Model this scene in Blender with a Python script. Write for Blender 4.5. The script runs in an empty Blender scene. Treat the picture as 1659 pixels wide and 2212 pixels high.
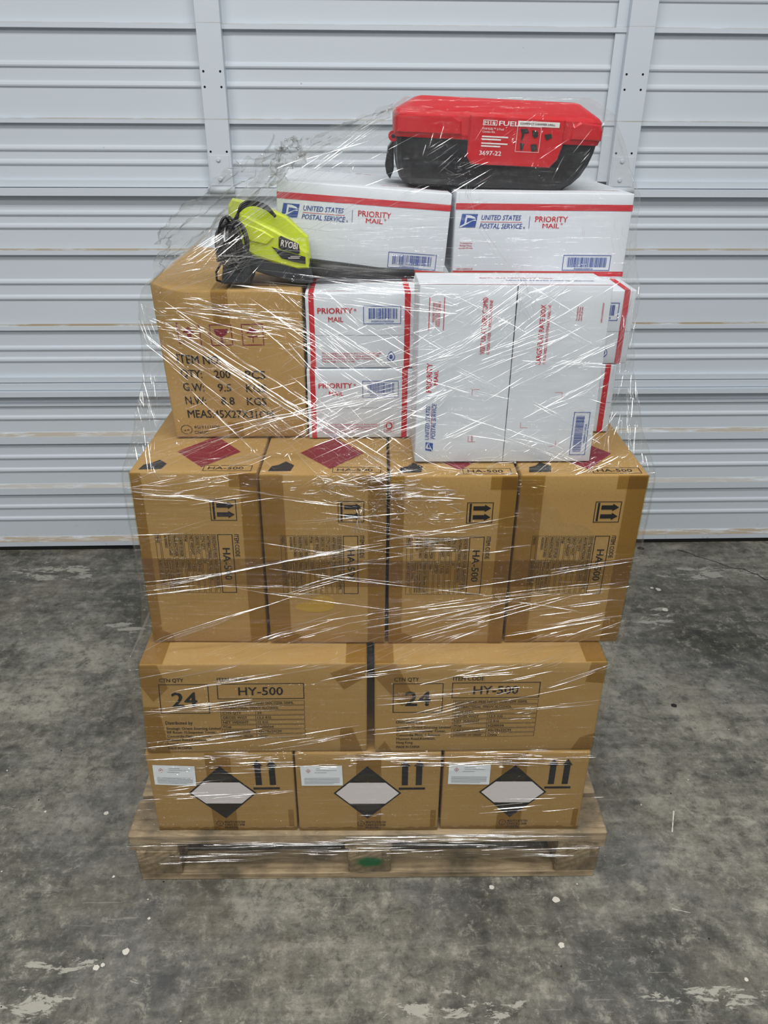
import bpy, bmesh, math, random
from mathutils import Vector, Matrix, Euler
from mathutils.bvhtree import BVHTree
from mathutils import noise as mnoise
R = random.Random(7); RT = random.Random(99)
SC = bpy.context.scene
COL = SC.collection
pi = math.pi

# ------------------------------------------------------------------ camera
cam_d = bpy.data.cameras.new('camera'); cam = bpy.data.objects.new('camera', cam_d); COL.objects.link(cam)
cam_d.sensor_fit = 'HORIZONTAL'; cam_d.sensor_width = 36.0; cam_d.lens = 36.0 * 1658 / 1659
cam_d.clip_start = 0.02
_th, _ro, _ya = .489, .006, .0353
_fw = Vector((math.sin(_ya) * math.cos(_th), math.cos(_ya) * math.cos(_th), -math.sin(_th)))
_rt = Vector((math.cos(_ya), -math.sin(_ya), 0)); _up = _rt.cross(_fw)
_r2 = math.cos(_ro) * _rt + math.sin(_ro) * _up; _u2 = -math.sin(_ro) * _rt + math.cos(_ro) * _up
_m = Matrix((( _r2.x, _u2.x, -_fw.x), (_r2.y, _u2.y, -_fw.y), (_r2.z, _u2.z, -_fw.z))).to_4x4()
_m.translation = Vector((-.0155, 0, 1.4886)); cam.matrix_world = _m
SC.camera = cam

# ------------------------------------------------------------------ world, lamps, exposure
SC.view_settings.view_transform = 'Standard'; SC.view_settings.look = 'None'
SC.view_settings.gamma = 1.0; SC.view_settings.use_curve_mapping = False
SC.view_settings.exposure = 0.0
SC.cycles.transparent_max_bounces = 32
W = bpy.data.worlds.new('hall'); SC.world = W; W.use_nodes = True
W.node_tree.nodes['Background'].inputs[0].default_value = (.86, .93, 1.0, 1)
W.node_tree.nodes['Background'].inputs[1].default_value = .20
def lamp(name, loc, sx, sy, power, color=(1, .985, .95), target=None):
    d = bpy.data.lights.new(name, 'AREA'); d.shape = 'RECTANGLE'; d.size = sx; d.size_y = sy; d.energy = power; d.color = color
    o = bpy.data.objects.new(name, d); COL.objects.link(o); o.location = loc
    if target is not None:
        o.rotation_euler = (Vector(target) - Vector(loc)).to_track_quat('-Z', 'Y').to_euler()
    return o
LAMPS = ((0.3, 0.6, 36), (-1.6, 0.2, 37), (1.9, 0.2, 23), (0.0, -1.5, 46), (-2.1, -2.0, 38), (2.1, -2.0, 28), (0, -4.0, 40))
for _x, _y, _p in LAMPS: lamp('tube_lamp', (_x, _y, 3.5), 1.6, .18, _p)

# ------------------------------------------------------------------ materials
def S(r, g, b):
    f = lambda c: (c / 255 / 12.92) if c <= 10 else ((c / 255 + .055) / 1.055) ** 2.4
    return (f(r), f(g), f(b), 1)
class NT:
    def __init__(s, name):
        s.m = bpy.data.materials.new(name); s.m.use_nodes = True; s.t = s.m.node_tree; s.t.nodes.clear()
        s.out = s.n('ShaderNodeOutputMaterial')
    def n(s, ty, ins=None, **kw):
        nd = s.t.nodes.new(ty)
        for k, v in kw.items(): setattr(nd, k, v)
        for k, v in (ins or {}).items():
            if hasattr(v, 'is_output'): s.t.links.new(v, nd.inputs[k])
            else: nd.inputs[k].default_value = v
        return nd
    def coord(s, scale=(1, 1, 1), rot=(0, 0, 0), src='Object'):
        c = s.n('ShaderNodeTexCoord'); mp = s.n('ShaderNodeMapping', {'Vector': c.outputs[src], 'Scale': scale, 'Rotation': rot})
        return mp.outputs[0]
    def noise(s, vec, scale, detail=4, rough=.6, dist=0):
        return s.n('ShaderNodeTexNoise', {'Vector': vec, 'Scale': scale, 'Detail': detail, 'Roughness': rough, 'Distortion': dist}).outputs[0]
    def ramp(s, fac, stops, interp='LINEAR'):
        r = s.n('ShaderNodeValToRGB', {'Fac': fac}); e = r.color_ramp.elements; r.color_ramp.interpolation = interp
        while len(e) < len(stops): e.new(.5)
        for i, (p, c) in enumerate(stops):
            e[i].position = p; e[i].color = c if len(c) == 4 else (*c, 1)
        return r.outputs[0]
    def mix(s, fac, a, b, mode='MIX'):
        m = s.n('ShaderNodeMix', data_type='RGBA', blend_type=mode)
        for k, v in ((0, fac), (6, a), (7, b)):
            if hasattr(v, 'is_output'): s.t.links.new(v, m.inputs[k])
            else: m.inputs[k].default_value = v
        return m.outputs[2]
    def math(s, op, a, b=0.0, c=None):
        m = s.n('ShaderNodeMath', {0: a, 1: b}, operation=op)
        return m.outputs[0]
    def bump(s, h, strength=.2, dist=.002):
        return s.n('ShaderNodeBump', {'Height': h, 'Strength': strength, 'Distance': dist}).outputs[0]
    def pbr(s, color, rough=.6, normal=None, **kw):
        ins = {'Base Color': color, 'Roughness': rough}
        if normal is not None: ins['Normal'] = normal
        for k, v in kw.items(): ins[k.replace('_', ' ')] = v
        p = s.n('ShaderNodeBsdfPrincipled', ins); return p.outputs[0]
    def done(s, sh):
        s.t.links.new(sh, s.out.inputs[0]); return s.m
BW = lambda v: (v, v, v, 1)
def flat(name, col, rough=.6, spread=.06, scale=60, bump=0, **kw):
    t = NT(name); v = t.coord(); nz = t.noise(v, scale, 4)
    c = t.mix(nz, tuple(x * (1 - spread) for x in col[:3]) + (1,), tuple(min(1, x * (1 + spread)) for x in col[:3]) + (1,))
    nn = t.bump(nz, bump, .001) if bump else None
    return t.done(t.pbr(c, rough, nn, **kw))
def mat_cardboard(name, ca, cb, scale=1):
    t = NT(name); v = t.coord(); f = t.noise(t.coord((60, 60, 900)), 3, 3)
    g = t.noise(v, 420, 2, .7); h = t.noise(v, 6, 4)
    c = t.mix(h, ca, cb); c = t.mix(t.math('MULTIPLY', f, .25), c, tuple(x * .72 for x in ca[:3]) + (1,))
    c = t.mix(t.ramp(g, [(.36, BW(.35)), (.46, BW(0))]), c, tuple(x * .55 for x in ca[:3]) + (1,))
    return t.done(t.pbr(c, .78, t.bump(f, .12, .0006), **{'Specular_IOR_Level': .25}))
M = {}
M['card'] = mat_cardboard('brown_cardboard', S(171, 138, 84), S(159, 126, 74))
M['card2'] = mat_cardboard('pale_brown_cardboard', S(178, 145, 90), S(160, 126, 73))
M['white'] = flat('white_coated_board', S(207, 213, 221), .5, .03, 25)
M['edge'] = mat_cardboard('raw_board_edge', S(170, 140, 100), S(150, 120, 82))
M['ink'] = flat('black_ink', S(24, 23, 22), .7, .2, 500)
M['inkg'] = flat('grey_ink', S(120, 122, 128), .6, .2, 500)
M['red'] = flat('red_ink', S(188, 32, 44), .5, .12, 300)
M['dred'] = flat('dark_red_ink', S(118, 22, 38), .6, .2, 200)
M['blue'] = flat('blue_ink', S(38, 74, 150), .5, .12, 300)
M['paper'] = flat('sticker_paper', S(226, 232, 236), .5, .02, 90)
M['dwhite'] = flat('white_ink', S(214, 208, 206), .5, .03, 200)
def mat_tape():
    t = NT('brown_packing_tape'); v = t.coord((30, 30, 30)); nz = t.noise(v, 4, 4)
    tr = t.n('ShaderNodeBsdfTransparent', {'Color': (.79, .72, .46, 1)}).outputs[0]
    gl = t.n('ShaderNodeBsdfGlossy', {'Color': (1, 1, 1, 1), 'Roughness': .18, 'Normal': t.bump(nz, .35, .002)}).outputs[0]
    return t.done(t.n('ShaderNodeMixShader', {0: .06, 1: tr, 2: gl}).outputs[0])
M['tape'] = mat_tape()
def mat_wood(name, stretch, tint=1.0, spot=None, endgrain=False):
    t = NT(name)
    v = t.coord(stretch); g = t.noise(v, 3.2, 6, .65, .8); k = t.noise(t.coord((5, 5, 5)), 1.6, 5)
    f = t.noise(v, 24, 3)
    c = t.ramp(g, [(.3, S(112, 98, 76)), (.5, S(172, 152, 120)), (.72, S(200, 180, 146))])
    c = t.mix(t.math('MULTIPLY', f, .35), c, S(96, 76, 52))
    c = t.mix(t.ramp(k, [(.47, BW(0)), (.68, BW(.85))]), c, S(74, 68, 58))
    if endgrain:
        wv = t.n('ShaderNodeTexWave', {'Vector': t.coord((1, 1, 1), (0, .5, 0)), 'Scale': 42, 'Distortion': 3.5, 'Detail': 2}, wave_type='RINGS').outputs[1]
        c = t.mix(t.math('MULTIPLY', wv, .45), c, S(92, 74, 46))
    if spot:
        cd = t.n('ShaderNodeTexCoord')
        d = t.n('ShaderNodeVectorMath', {0: cd.outputs['Object'], 1: spot}, operation='SUBTRACT')
        s2 = t.n('ShaderNodeVectorMath', {0: d.outputs[0], 1: (20, 0, 36)}, operation='MULTIPLY')
        ln = t.n('ShaderNodeVectorMath', {0: s2.outputs[0]}, operation='LENGTH').outputs['Value']
        ln = t.math('ADD', ln, t.math('MULTIPLY', t.noise(t.coord(), 60, 4), .5))
        c = t.mix(t.ramp(ln, [(.62, BW(.95)), (1.25, BW(0))]), c, S(22, 92, 54))
    return t.done(t.pbr(c, .8, t.bump(g, .3, .002)))
M['wood_x'] = mat_wood('weathered_pine_plank', (2, 14, 30))
M['wood_y'] = mat_wood('weathered_pine_board', (14, 2, 30))
M['wood_end'] = mat_wood('pine_end_grain', (9, 9, 9), endgrain=True)
M['wood_green'] = mat_wood('pine_end_grain_green_paint', (9, 9, 9), endgrain=True, spot=(0, -.06, .036))
M['redplastic'] = flat('red_moulded_plastic', S(186, 12, 26), .42, .08, 400, .15)
M['blackplastic'] = flat('black_moulded_plastic', S(20, 22, 26), .4, .15, 400, .15)
M['greyplastic'] = flat('dark_grey_plastic', S(44, 48, 54), .5, .12, 400, .15)
M['lime'] = flat('lime_plastic', S(190, 206, 14), .42, .05, 300, .1)
M['cord'] = flat('black_rubber_cord', S(16, 16, 18), .35, .2, 200)
M['hole'] = flat('dark_hole', S(14, 14, 14), .9, .1, 50)
def mat_door():
    t = NT('white_painted_steel'); cd = t.n('ShaderNodeTexCoord'); v = cd.outputs['Object']
    sep = t.n('ShaderNodeSeparateXYZ', {0: v}); z = sep.outputs[2]
    big = t.noise(v, 1.4, 3); c = t.mix(big, S(204, 213, 223), S(213, 221, 229))
    dirt = t.noise(t.coord((3, 3, 40)), 2.2, 6, .7); fine = t.noise(v, 38, 5, .75)
    # dust lying on the ledges and in the joints
    acc = None
    for (a, b, amt) in ((.470, .458, .75), (.271, .257, .55), (.0525, .037, .9), (1.4478, 1.4446, .6), (1.0838, 1.0795, .8), (.8482, .8432, .9), (1.683, 1.681, .5)):
        lo, hi = min(a, b), max(a, b)
        w = t.math('MULTIPLY', t.math('GREATER_THAN', z, lo), t.math('LESS_THAN', z, hi))
        w = t.math('MULTIPLY', w, amt)
        acc = w if acc is None else t.math('ADD', acc, w)
    acc = t.math('MULTIPLY', acc, t.ramp(dirt, [(.36, BW(0)), (.52, BW(1))]))
    c = t.mix(acc, c, S(168, 150, 122))
    low = t.ramp(z, [(0, BW(1)), (.14, BW(0))])
    sp = t.math('MULTIPLY', low, t.ramp(fine, [(.6, BW(0)), (.72, BW(.8))]))
    c = t.mix(sp, c, S(140, 118, 88))
    fl = t.ramp(t.noise(v, 55, 2, .5), [(.76, BW(0)), (.8, BW(.6))])
    c = t.mix(fl, c, S(120, 116, 108))
    return t.done(t.pbr(c, .42, t.bump(t.noise(t.coord((.6, 1, 3)), 3, 2), .12, .01)))
M['door'] = mat_door()
def mat_floor():
    t = NT('worn_concrete'); cd = t.n('ShaderNodeTexCoord'); v = cd.outputs['Object']
    a = t.noise(v, 1.9, 9, .66, .5); b = t.noise(v, 7.5, 10, .78, .3); f = t.noise(v, 60, 6, .7)
    s1 = t.noise(t.coord((1.2, 9, 1), (0, 0, .6)), 2.2, 6, .7, .4)
    m = t.math('ADD', t.math('MULTIPLY', a, .5), t.math('ADD', t.math('MULTIPLY', b, .28), t.math('MULTIPLY', s1, .22)))
    c = t.ramp(m, [(.39, S(54, 54, 50)), (.455, S(88, 87, 80)), (.52, S(118, 116, 106)), (.585, S(156, 153, 140))])
    c = t.mix(t.math('MULTIPLY', t.ramp(f, [(.35, BW(1)), (.5, BW(0))]), .35), c, S(64, 63, 60))
    c = t.mix(t.math('MULTIPLY', t.ramp(f, [(.55, BW(0)), (.7, BW(1))]), .3), c, S(170, 168, 158))
    mo = t.noise(v, 24, 10, .82, .25); c = t.mix(t.math('MULTIPLY', t.ramp(mo, [(.40, BW(1)), (.48, BW(0))]), .6), c, S(54, 53, 49)); c = t.mix(t.math('MULTIPLY', t.ramp(mo, [(.53, BW(0)), (.62, BW(1))]), .55), c, S(170, 166, 152))
    blue = t.noise(v, 2.7, 4); c = t.mix(t.math('MULTIPLY', t.ramp(blue, [(.5, BW(0)), (.7, BW(1))]), .3), c, S(98, 101, 112))
    brn = t.noise(t.coord((1, 1, 1), (0, 0, 2)), 3.3, 5); c = t.mix(t.math('MULTIPLY', t.ramp(brn, [(.52, BW(0)), (.7, BW(1))]), .35), c, S(104, 96, 82))
    # flaked pale top coat in a few worn places
    pat = None
    for (x, y, rx, ry) in ((-.66, .85, .17, .055), (-.60, .93, .14, .03), (-1.10, 2.36, .26, .10), (-.74, 2.03, .2, .035), (.95, 2.03, .10, .13), (.15, .82, .25, .04), (.62, .83, .2, .035), (1.25, 2.3, .3, .08)):
        d = t.n('ShaderNodeVectorMath', {0: v, 1: (x, y, 0)}, operation='SUBTRACT')
        q = t.n('ShaderNodeVectorMath', {0: d.outputs[0], 1: (1 / rx, 1 / ry, 0)}, operation='MULTIPLY')
        ln = t.n('ShaderNodeVectorMath', {0: q.outputs[0]}, operation='LENGTH').outputs['Value']
        w = t.ramp(ln, [(.35, BW(1)), (1.0, BW(0))])
        pat = w if pat is None else t.math('MAXIMUM', pat, w)
    pn = t.noise(t.coord((5, 13, 1), (0, 0, .15)), 2.6, 9, .74, .5)
    pm = t.math('ADD', t.math('MULTIPLY', pat, .16), pn)
    c = t.mix(t.ramp(pm, [(.665, BW(0)), (.69, BW(.85))]), c, S(172, 169, 158))
    sc = t.noise(t.coord((3, 60, 1), (0, 0, .75)), 2.5, 3, .5)
    c = t.mix(t.math('MULTIPLY', t.ramp(sc, [(.66, BW(0)), (.72, BW(1))]), .35), c, S(160, 156, 146))
    h = t.math('ADD', t.math('MULTIPLY', b, .6), t.math('MULTIPLY', f, .4))
    return t.done(t.pbr(c, .62, t.bump(h, .35, .004), **{'Specular_IOR_Level': .35}))
M['floor'] = mat_floor()
M['spot'] = flat('dried_paint_drop', S(206, 202, 190), .6, .06, 300)
M['crack'] = flat('floor_crack', S(34, 33, 32), .9, .1, 50)
def mat_film(name='clear_stretch_film', haze=.006, tint=.975):
    t = NT(name); uv = 'UV'
    def st(sx, sy, rot, th0, th1):
        v = t.coord((sx, sy, 1), (0, 0, rot), uv); return t.ramp(t.noise(v, 1, 3, .55, .25), [(th0, BW(0)), (th1, BW(1))])
    a = st(5, 150, .10, .35, .75); b = st(6, 120, -.48, .4, .8); d = st(7, 130, .42, .4, .8)
    h = t.math('ADD', a, t.math('ADD', t.math('MULTIPLY', b, .6), t.math('MULTIPLY', d, .6)))
    cr = t.noise(t.coord((26, 26, 1), (0, 0, 0), uv), 1, 4, .6, .6)
    h = t.math('ADD', h, t.math('MULTIPLY', cr, .55))
    nrm = t.bump(h, .8, .005)
    gl = t.n('ShaderNodeBsdfGlossy', {'Color': (1, 1, 1, 1), 'Roughness': .07, 'Normal': nrm}).outputs[0]
    tr = t.n('ShaderNodeBsdfTransparent', {'Color': (tint, tint, tint * .992, 1)}).outputs[0]
    df = t.n('ShaderNodeBsdfDiffuse', {'Color': (.9, .9, .9, 1), 'Normal': nrm}).outputs[0]
    lw = t.n('ShaderNodeLayerWeight', {'Blend': .22}).outputs['Facing']
    hz = t.math('ADD', haze, t.math('MULTIPLY', t.math('POWER', lw, 2.2), .22))
    s1 = t.n('ShaderNodeMixShader', {0: hz, 1: tr, 2: df}).outputs[0]
    fac = t.math('ADD', .013, t.math('ADD', t.math('MULTIPLY', t.math('POWER', lw, 2.6), .45), t.math('MULTIPLY', t.math('POWER', a, 3.0), .05)))
    return t.done(t.n('ShaderNodeMixShader', {0: fac, 1: s1, 2: gl}).outputs[0])
M['film'] = mat_film(); M['film_loose'] = mat_film('layered_stretch_film', .055, .86)
def mat_fold():
    t = NT('gathered_stretch_film')
    g = t.n('ShaderNodeBsdfGlossy', {'Color': (1, 1, 1, 1), 'Roughness': .17}).outputs[0]
    df = t.n('ShaderNodeBsdfDiffuse', {'Color': (.9, .91, .93, 1)}).outputs[0]
    m = t.n('ShaderNodeMixShader', {0: .90, 1: df, 2: g}).outputs[0]
    tr = t.n('ShaderNodeBsdfTransparent', {'Color': (1, 1, 1, 1)}).outputs[0]
    return t.done(t.n('ShaderNodeMixShader', {0: .5, 1: tr, 2: m}).outputs[0])
M['fold'] = mat_fold()

# ------------------------------------------------------------------ object helpers
def link(name, mesh, parent=None):
    o = bpy.data.objects.new(name, mesh); COL.objects.link(o)
    if parent is not None: o.parent = parent
    return o
def mesh_obj(name, verts, faces, mat, parent=None, smooth=False):
    me = bpy.data.meshes.new(name); me.from_pydata([tuple(v) for v in verts], [], faces); me.update()
    me.materials.append(mat)
    if smooth:
        for p in me.polygons: p.use_smooth = True
    return link(name, me, parent)
def tag(o, label, cat, group=None, kind=None):
    if label: o['label'] = label
    if cat: o['category'] = cat
    if group: o['group'] = group
    if kind: o['kind'] = kind
    return o
def empty(name, loc, rot=(0, 0, 0)):
    o = bpy.data.objects.new(name, None); COL.objects.link(o); o.location = loc; o.rotation_euler = rot; o.empty_display_size = .05
    return o
def rbox(x0, x1, y0, y1, z0, z1, r=.002, n=1):
    """verts, faces of a box with rounded edges"""
    bm = bmesh.new(); bmesh.ops.create_cube(bm, size=1)
    for v in bm.verts: v.co = Vector((x0 + (v.co.x + .5) * (x1 - x0), y0 + (v.co.y + .5) * (y1 - y0), z0 + (v.co.z + .5) * (z1 - z0)))
    if r > 0: bmesh.ops.bevel(bm, geom=bm.edges[:], offset=r, segments=n, profile=.5, affect='EDGES')
    bm.verts.index_update()
    vs = [v.co.copy() for v in bm.verts]; fs = [[v.index for v in f.verts] for f in bm.faces]; bm.free(); return vs, fs
class MB:
    def __init__(s): s.v = []; s.f = []
    def add(s, vs, fs, tf=None):
        o = len(s.v); s.v += [tf @ Vector(v) if tf else Vector(v) for v in vs]; s.f += [[i + o for i in f] for f in fs]; return s
    def box(s, *a, **k): return s.add(*rbox(*a, **k))
    def tube(s, pts, rad, n=8, closed=False):
        pts = [Vector(p) for p in pts]; N = len(pts); o = len(s.v); up = Vector((.13, .31, .94))
        for i, p in enumerate(pts):
            d = (pts[(i + 1) % N] - pts[i - 1]) if closed else (pts[min(i + 1, N - 1)] - pts[max(i - 1, 0)])
            d.normalize(); a = d.cross(up); a.normalize(); b = d.cross(a)
            rr = rad[i] if isinstance(rad, (list, tuple)) else rad
            for k in range(n): s.v.append(p + a * math.cos(2 * pi * k / n) * rr + b * math.sin(2 * pi * k / n) * rr)
        for i in range(N if closed else N - 1):
            j = (i + 1) % N
            for k in range(n): s.f.append([o + i * n + k, o + i * n + (k + 1) % n, o + j * n + (k + 1) % n, o + j * n + k])
        if not closed: s.f.append([o + k for k in range(n)][::-1]); s.f.append([o + (N - 1) * n + k for k in range(n)])
        return s
    def prism(s, poly, y0, y1, inset=0.0):
        """polygon in x,z extruded along y with chamfered front edge"""
        n = len(poly); o = len(s.v); cx = sum(p[0] for p in poly) / n; cz = sum(p[1] for p in poly) / n
        def ring(y, k):
            for p in poly:
                d = Vector((p[0] - cx, p[1] - cz)); L = max(d.length, 1e-6); d = d * (1 - k / L); s.v.append(Vector((cx + d.x, y, cz + d.y)))
        if inset > 0: ring(y0, inset); ring(y0 + inset * .8, 0); ring(y1 - inset * .8, 0); ring(y1, inset); R_ = 4
        else: ring(y0, 0); ring(y1, 0); R_ = 2
        for r in range(R_ - 1):
            for k in range(n): s.f.append([o + r * n + k, o + r * n + (k + 1) % n, o + (r + 1) * n + (k + 1) % n, o + (r + 1) * n + k])
        s.f.append([o + k for k in range(n)][::-1]); s.f.append([o + (R_ - 1) * n + k for k in range(n)]); return s
    def build(s, name, mat, parent=None, smooth=False, deform=None):
        v = [deform(p) for p in s.v] if deform else s.v
        ob = mesh_obj(name, v, s.f, mat, parent, smooth)
        bm = bmesh.new(); bm.from_mesh(ob.data); bmesh.ops.recalc_face_normals(bm, faces=bm.faces[:]); bm.to_mesh(ob.data); bm.free()
        return ob

# ---- flat print: coordinates (u to the right, v up) on a face, laid on it by a frame function
_tc = {}
def glyphs(txt, bold=.0, shear=0.0):
    k = (txt, bold, shear)
    if k not in _tc:
        cu = bpy.data.curves.new('t', 'FONT'); cu.body = txt; cu.resolution_u = 2; cu.offset = bold; cu.shear = shear; cu.fill_mode = 'FRONT'
        o = bpy.data.objects.new('t', cu); COL.objects.link(o)
        me = bpy.data.meshes.new_from_object(o.evaluated_get(bpy.context.evaluated_depsgraph_get()))
        vs = [(v.co.x, v.co.y) for v in me.vertices]; fs = [list(p.vertices) for p in me.polygons]
        bpy.data.objects.remove(o); bpy.data.curves.remove(cu); bpy.data.meshes.remove(me)
        _tc[k] = (vs, fs)
    return _tc[k]
_hv = glyphs('H')[0]; CAP = max(v[1] for v in _hv) - min(v[1] for v in _hv)
class Print:
    def __init__(s): s.v = []; s.f = []
    def poly(s, pts): o = len(s.v); s.v += list(pts); s.f.append(list(range(o, o + len(pts)))); return s
    def rect(s, u0, v0, u1, v1, cell=.02):
        nu = max(1, int(abs(u1 - u0) / cell)); nv = max(1, int(abs(v1 - v0) / cell)); o = len(s.v)
        for j in range(nv + 1):
            for i in range(nu + 1): s.v.append((u0 + (u1 - u0) * i / nu, v0 + (v1 - v0) * j / nv))
        for j in range(nv):
            for i in range(nu): a = o + j * (nu + 1) + i; s.f.append([a, a + 1, a + nu + 2, a + nu + 1])
        return s
    def frame(s, u0, v0, u1, v1, w):
        s.rect(u0, v0, u1, v0 + w); s.rect(u0, v1 - w, u1, v1); s.rect(u0, v0 + w, u0 + w, v1 - w); s.rect(u1 - w, v0 + w, u1, v1 - w); return s
    def text(s, txt, u, v, cap, width=None, rot=0, bold=.012, shear=0, align='l'):
        vs, fs = glyphs(txt, 0.0, shear)
        if not vs: return s
        if bold > 0:                                                    # heavier strokes: the glyph printed over itself, slightly shifted
            q = bold * .9; V0, F0, m0 = vs, fs, len(vs); vs = []; fs = []
            for i, (dx, dy) in enumerate(((-q, 0), (q, 0), (0, q * .7), (0, -q * .7))):
                vs += [(p[0] + dx, p[1] + dy) for p in V0]; fs += [[a + i * m0 for a in f] for f in F0]
        x0 = min(p[0] for p in vs); x1 = max(p[0] for p in vs); sy = cap / CAP; sx = sy if width is None else width / (x1 - x0)
        L = (x1 - x0) * sx; off = {'l': 0, 'c': -L / 2, 'r': -L}[align]; o = len(s.v); c, n = math.cos(math.radians(rot)), math.sin(math.radians(rot))
        n0 = len(vs) // 4 if bold > 0 else len(vs) + 1
        for i_, p in enumerate(vs):
            a = (p[0] - x0) * sx + off; b = p[1] * sy; s.v.append((u + a * c - b * n, v + a * n + b * c, (i_ // n0) * .00004))
        s.f += [[i + o for i in f] for f in fs]; return s
    def disc(s, u, v, ru, rv, n=20): return s.poly([(u + ru * math.cos(2 * pi * k / n), v + rv * math.sin(2 * pi * k / n)) for k in range(n)])
    def ring(s, u, v, ru, rv, w, n=20):
        o = len(s.v)
        for k in range(n):
            a = 2 * pi * k / n; s.v.append((u + ru * math.cos(a), v + rv * math.sin(a))); s.v.append((u + (ru - w) * math.cos(a), v + (rv - w) * math.sin(a)))
        for k in range(n): j = (k + 1) % n; s.f.append([o + 2 * k, o + 2 * j, o + 2 * j + 1, o + 2 * k + 1])
        return s
    def barcode(s, u0, v0, u1, v1, horiz=False, n=44, seed=1):
        r = random.Random(seed); L = (v1 - v0) if horiz else (u1 - u0); x = 0; step = L / (n * 2.0)
        while x < L - step:
            w = step * r.choice((.6, .6, 1.2, 1.8)); w = min(w, L - x)
            if horiz: s.rect(u0, v0 + x, u1, v0 + x + w, 1)
            else: s.rect(u0 + x, v0, u0 + x + w, v1, 1)
            x += w + step * r.choice((.6, .6, 1.2, 1.5))
        return s
    def build(s, name, mat, parent, lay, label=None):
        def at(p):
            q = lay(p[0], p[1])
            if len(p) == 3 and p[2] > 0:
                nn = (lay(p[0] + .0005, p[1]) - q).cross(lay(p[0], p[1] + .0005) - q)
                if nn.length > 0: q = q + nn.normalized() * p[2]
            return q
        o = mesh_obj(name, [at(p) for p in s.v], s.f, mat, parent)
        if label: o['label'] = label
        return o

# ------------------------------------------------------------------ the setting: floor and sectional door
fl = MB(); fl.box(-4, 4.5, -3.5, 4.0, -.1, 0, r=0)
floor = fl.build('floor', M['floor']); tag(floor, 'worn grey concrete floor with paint drops and pale flaking patches', 'floor', kind='structure')
floor.data.materials.append(M['spot']); floor.data.materials.append(M['crack'])
def floor_add():
    bm = bmesh.new(); bm.from_mesh(floor.data); r = random.Random(3)
    def blob(x, y, rad, mi, n=14, z=.0006):
        vs = [bm.verts.new((x + rad * (1 + r.uniform(-.2, .2)) * math.cos(2 * pi * k / n), y + rad * (1 + r.uniform(-.2, .2)) * math.sin(2 * pi * k / n), z)) for k in range(n)]
        f = bm.faces.new(vs); f.material_index = mi
    for x, y, q in ((-.624, 1.291, .0055), (-.4895, .951, .0065), (-.539, .92, .006), (-.527, .925, .004), (.259, 1.071, .0055), (.391, 1.038, .0075), (.379, .939, .006), (1.02, 2.2, .009), (1.0, 2.21, .006), (1.0, 2.08, .01), (.72, .86, .004), (-.46, 1.02, .003), (.86, 1.04, .003), (.9, 1.02, .0025), (-.56, 1.12, .003), (-.77, 1.3, .003)):
        blob(x, y, q, 1)
    for _ in range(60): blob(r.uniform(-1.2, 1.5), r.uniform(.78, 2.45), r.uniform(.0008, .0022), 1, 8)
    for _ in range(50): blob(r.uniform(-1.2, 1.5), r.uniform(.78, 2.45), r.uniform(.0008, .0025), 2, 8)
    # dark spots by the door and the crack at the right
    for x, y, q in ((1.05, 2.48, .012), (-.63, 2.22, .012), (-.66, 2.2, .008), (.86, 1.62, .008)): blob(x, y, q, 2)
    def strip(pts, w, mi):
        L = []; Rr = []
        for i, p in enumerate(pts):
            d = Vector(pts[min(i + 1, len(pts) - 1)]) - Vector(pts[max(i - 1, 0)]); d.normalize(); nn = Vector((-d.y, d.x)) * w * r.uniform(.3, 1)
            L.append(bm.verts.new((p[0] + nn.x, p[1] + nn.y, .0007))); Rr.append(bm.verts.new((p[0] - nn.x, p[1] - nn.y, .0007)))
        for i in range(len(pts) - 1): bm.faces.new((L[i], Rr[i], Rr[i + 1], L[i + 1])).material_index = mi
    a = Vector((1.18, 2.47)); b = Vector((1.75, 2.0)); pts = []
    for i in range(28):
        p = a.lerp(b, i / 27); pts.append((p.x + r.uniform(-.012, .012), p.y + r.uniform(-.012, .012)))
    strip(pts, .0028, 2)
    for (p, q) in (((.70, 1.20), (.726, 1.26)), ((.63, 1.01), (.665, 1.0))):
        strip([Vector(p).lerp(Vector(q), k / 8) for k in range(9)], (.0022 if p[1] > 1.1 else .0009), 1)
    bm.to_mesh(floor.data); bm.free()
floor_add()

YD = 2.533
door = empty('door_1', (.2, YD, 0)); tag(door, 'white ribbed steel sectional overhead door behind the pallet', 'overhead door', kind='structure')
def rib(z): return [(z + .014, 0), (z + .0085, .0055), (z + .003, .0065), (z - .001, .005), (z - .0035, 0)]
def ledge(zt, zb, d): return [(zt + .0015, .0), (zt, d), (zb, d), (zb - .001, 0)]
prof_top = [(2.3, 0)] + ledge(2.06, 2.045, .016) + ledge(1.90, 1.885, .016) + rib(1.7445) + ledge(1.6800, 1.6690, .0165) + rib(1.5772) + rib(1.5281) + ledge(1.4455, 1.4345, .0165) + rib(1.363) + rib(1.3247) + [(1.2825, 0), (1.2815, .012), (1.2625, .012), (1.2615, -.02)]
prof_mid = [(1.2608, -.02), (1.2602, .030), (1.2398, .030), (1.2388, 0)] + rib(1.183) + rib(1.1450) + ledge(1.0794, 1.0668, .0155) + rib(.9776) + rib(.9285) + ledge(.8428, .8300, .0135) + rib(.7630) + rib(.7245) + [(.6730, 0), (.6718, .014), (.6545, .014), (.6535, -.02)]
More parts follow.
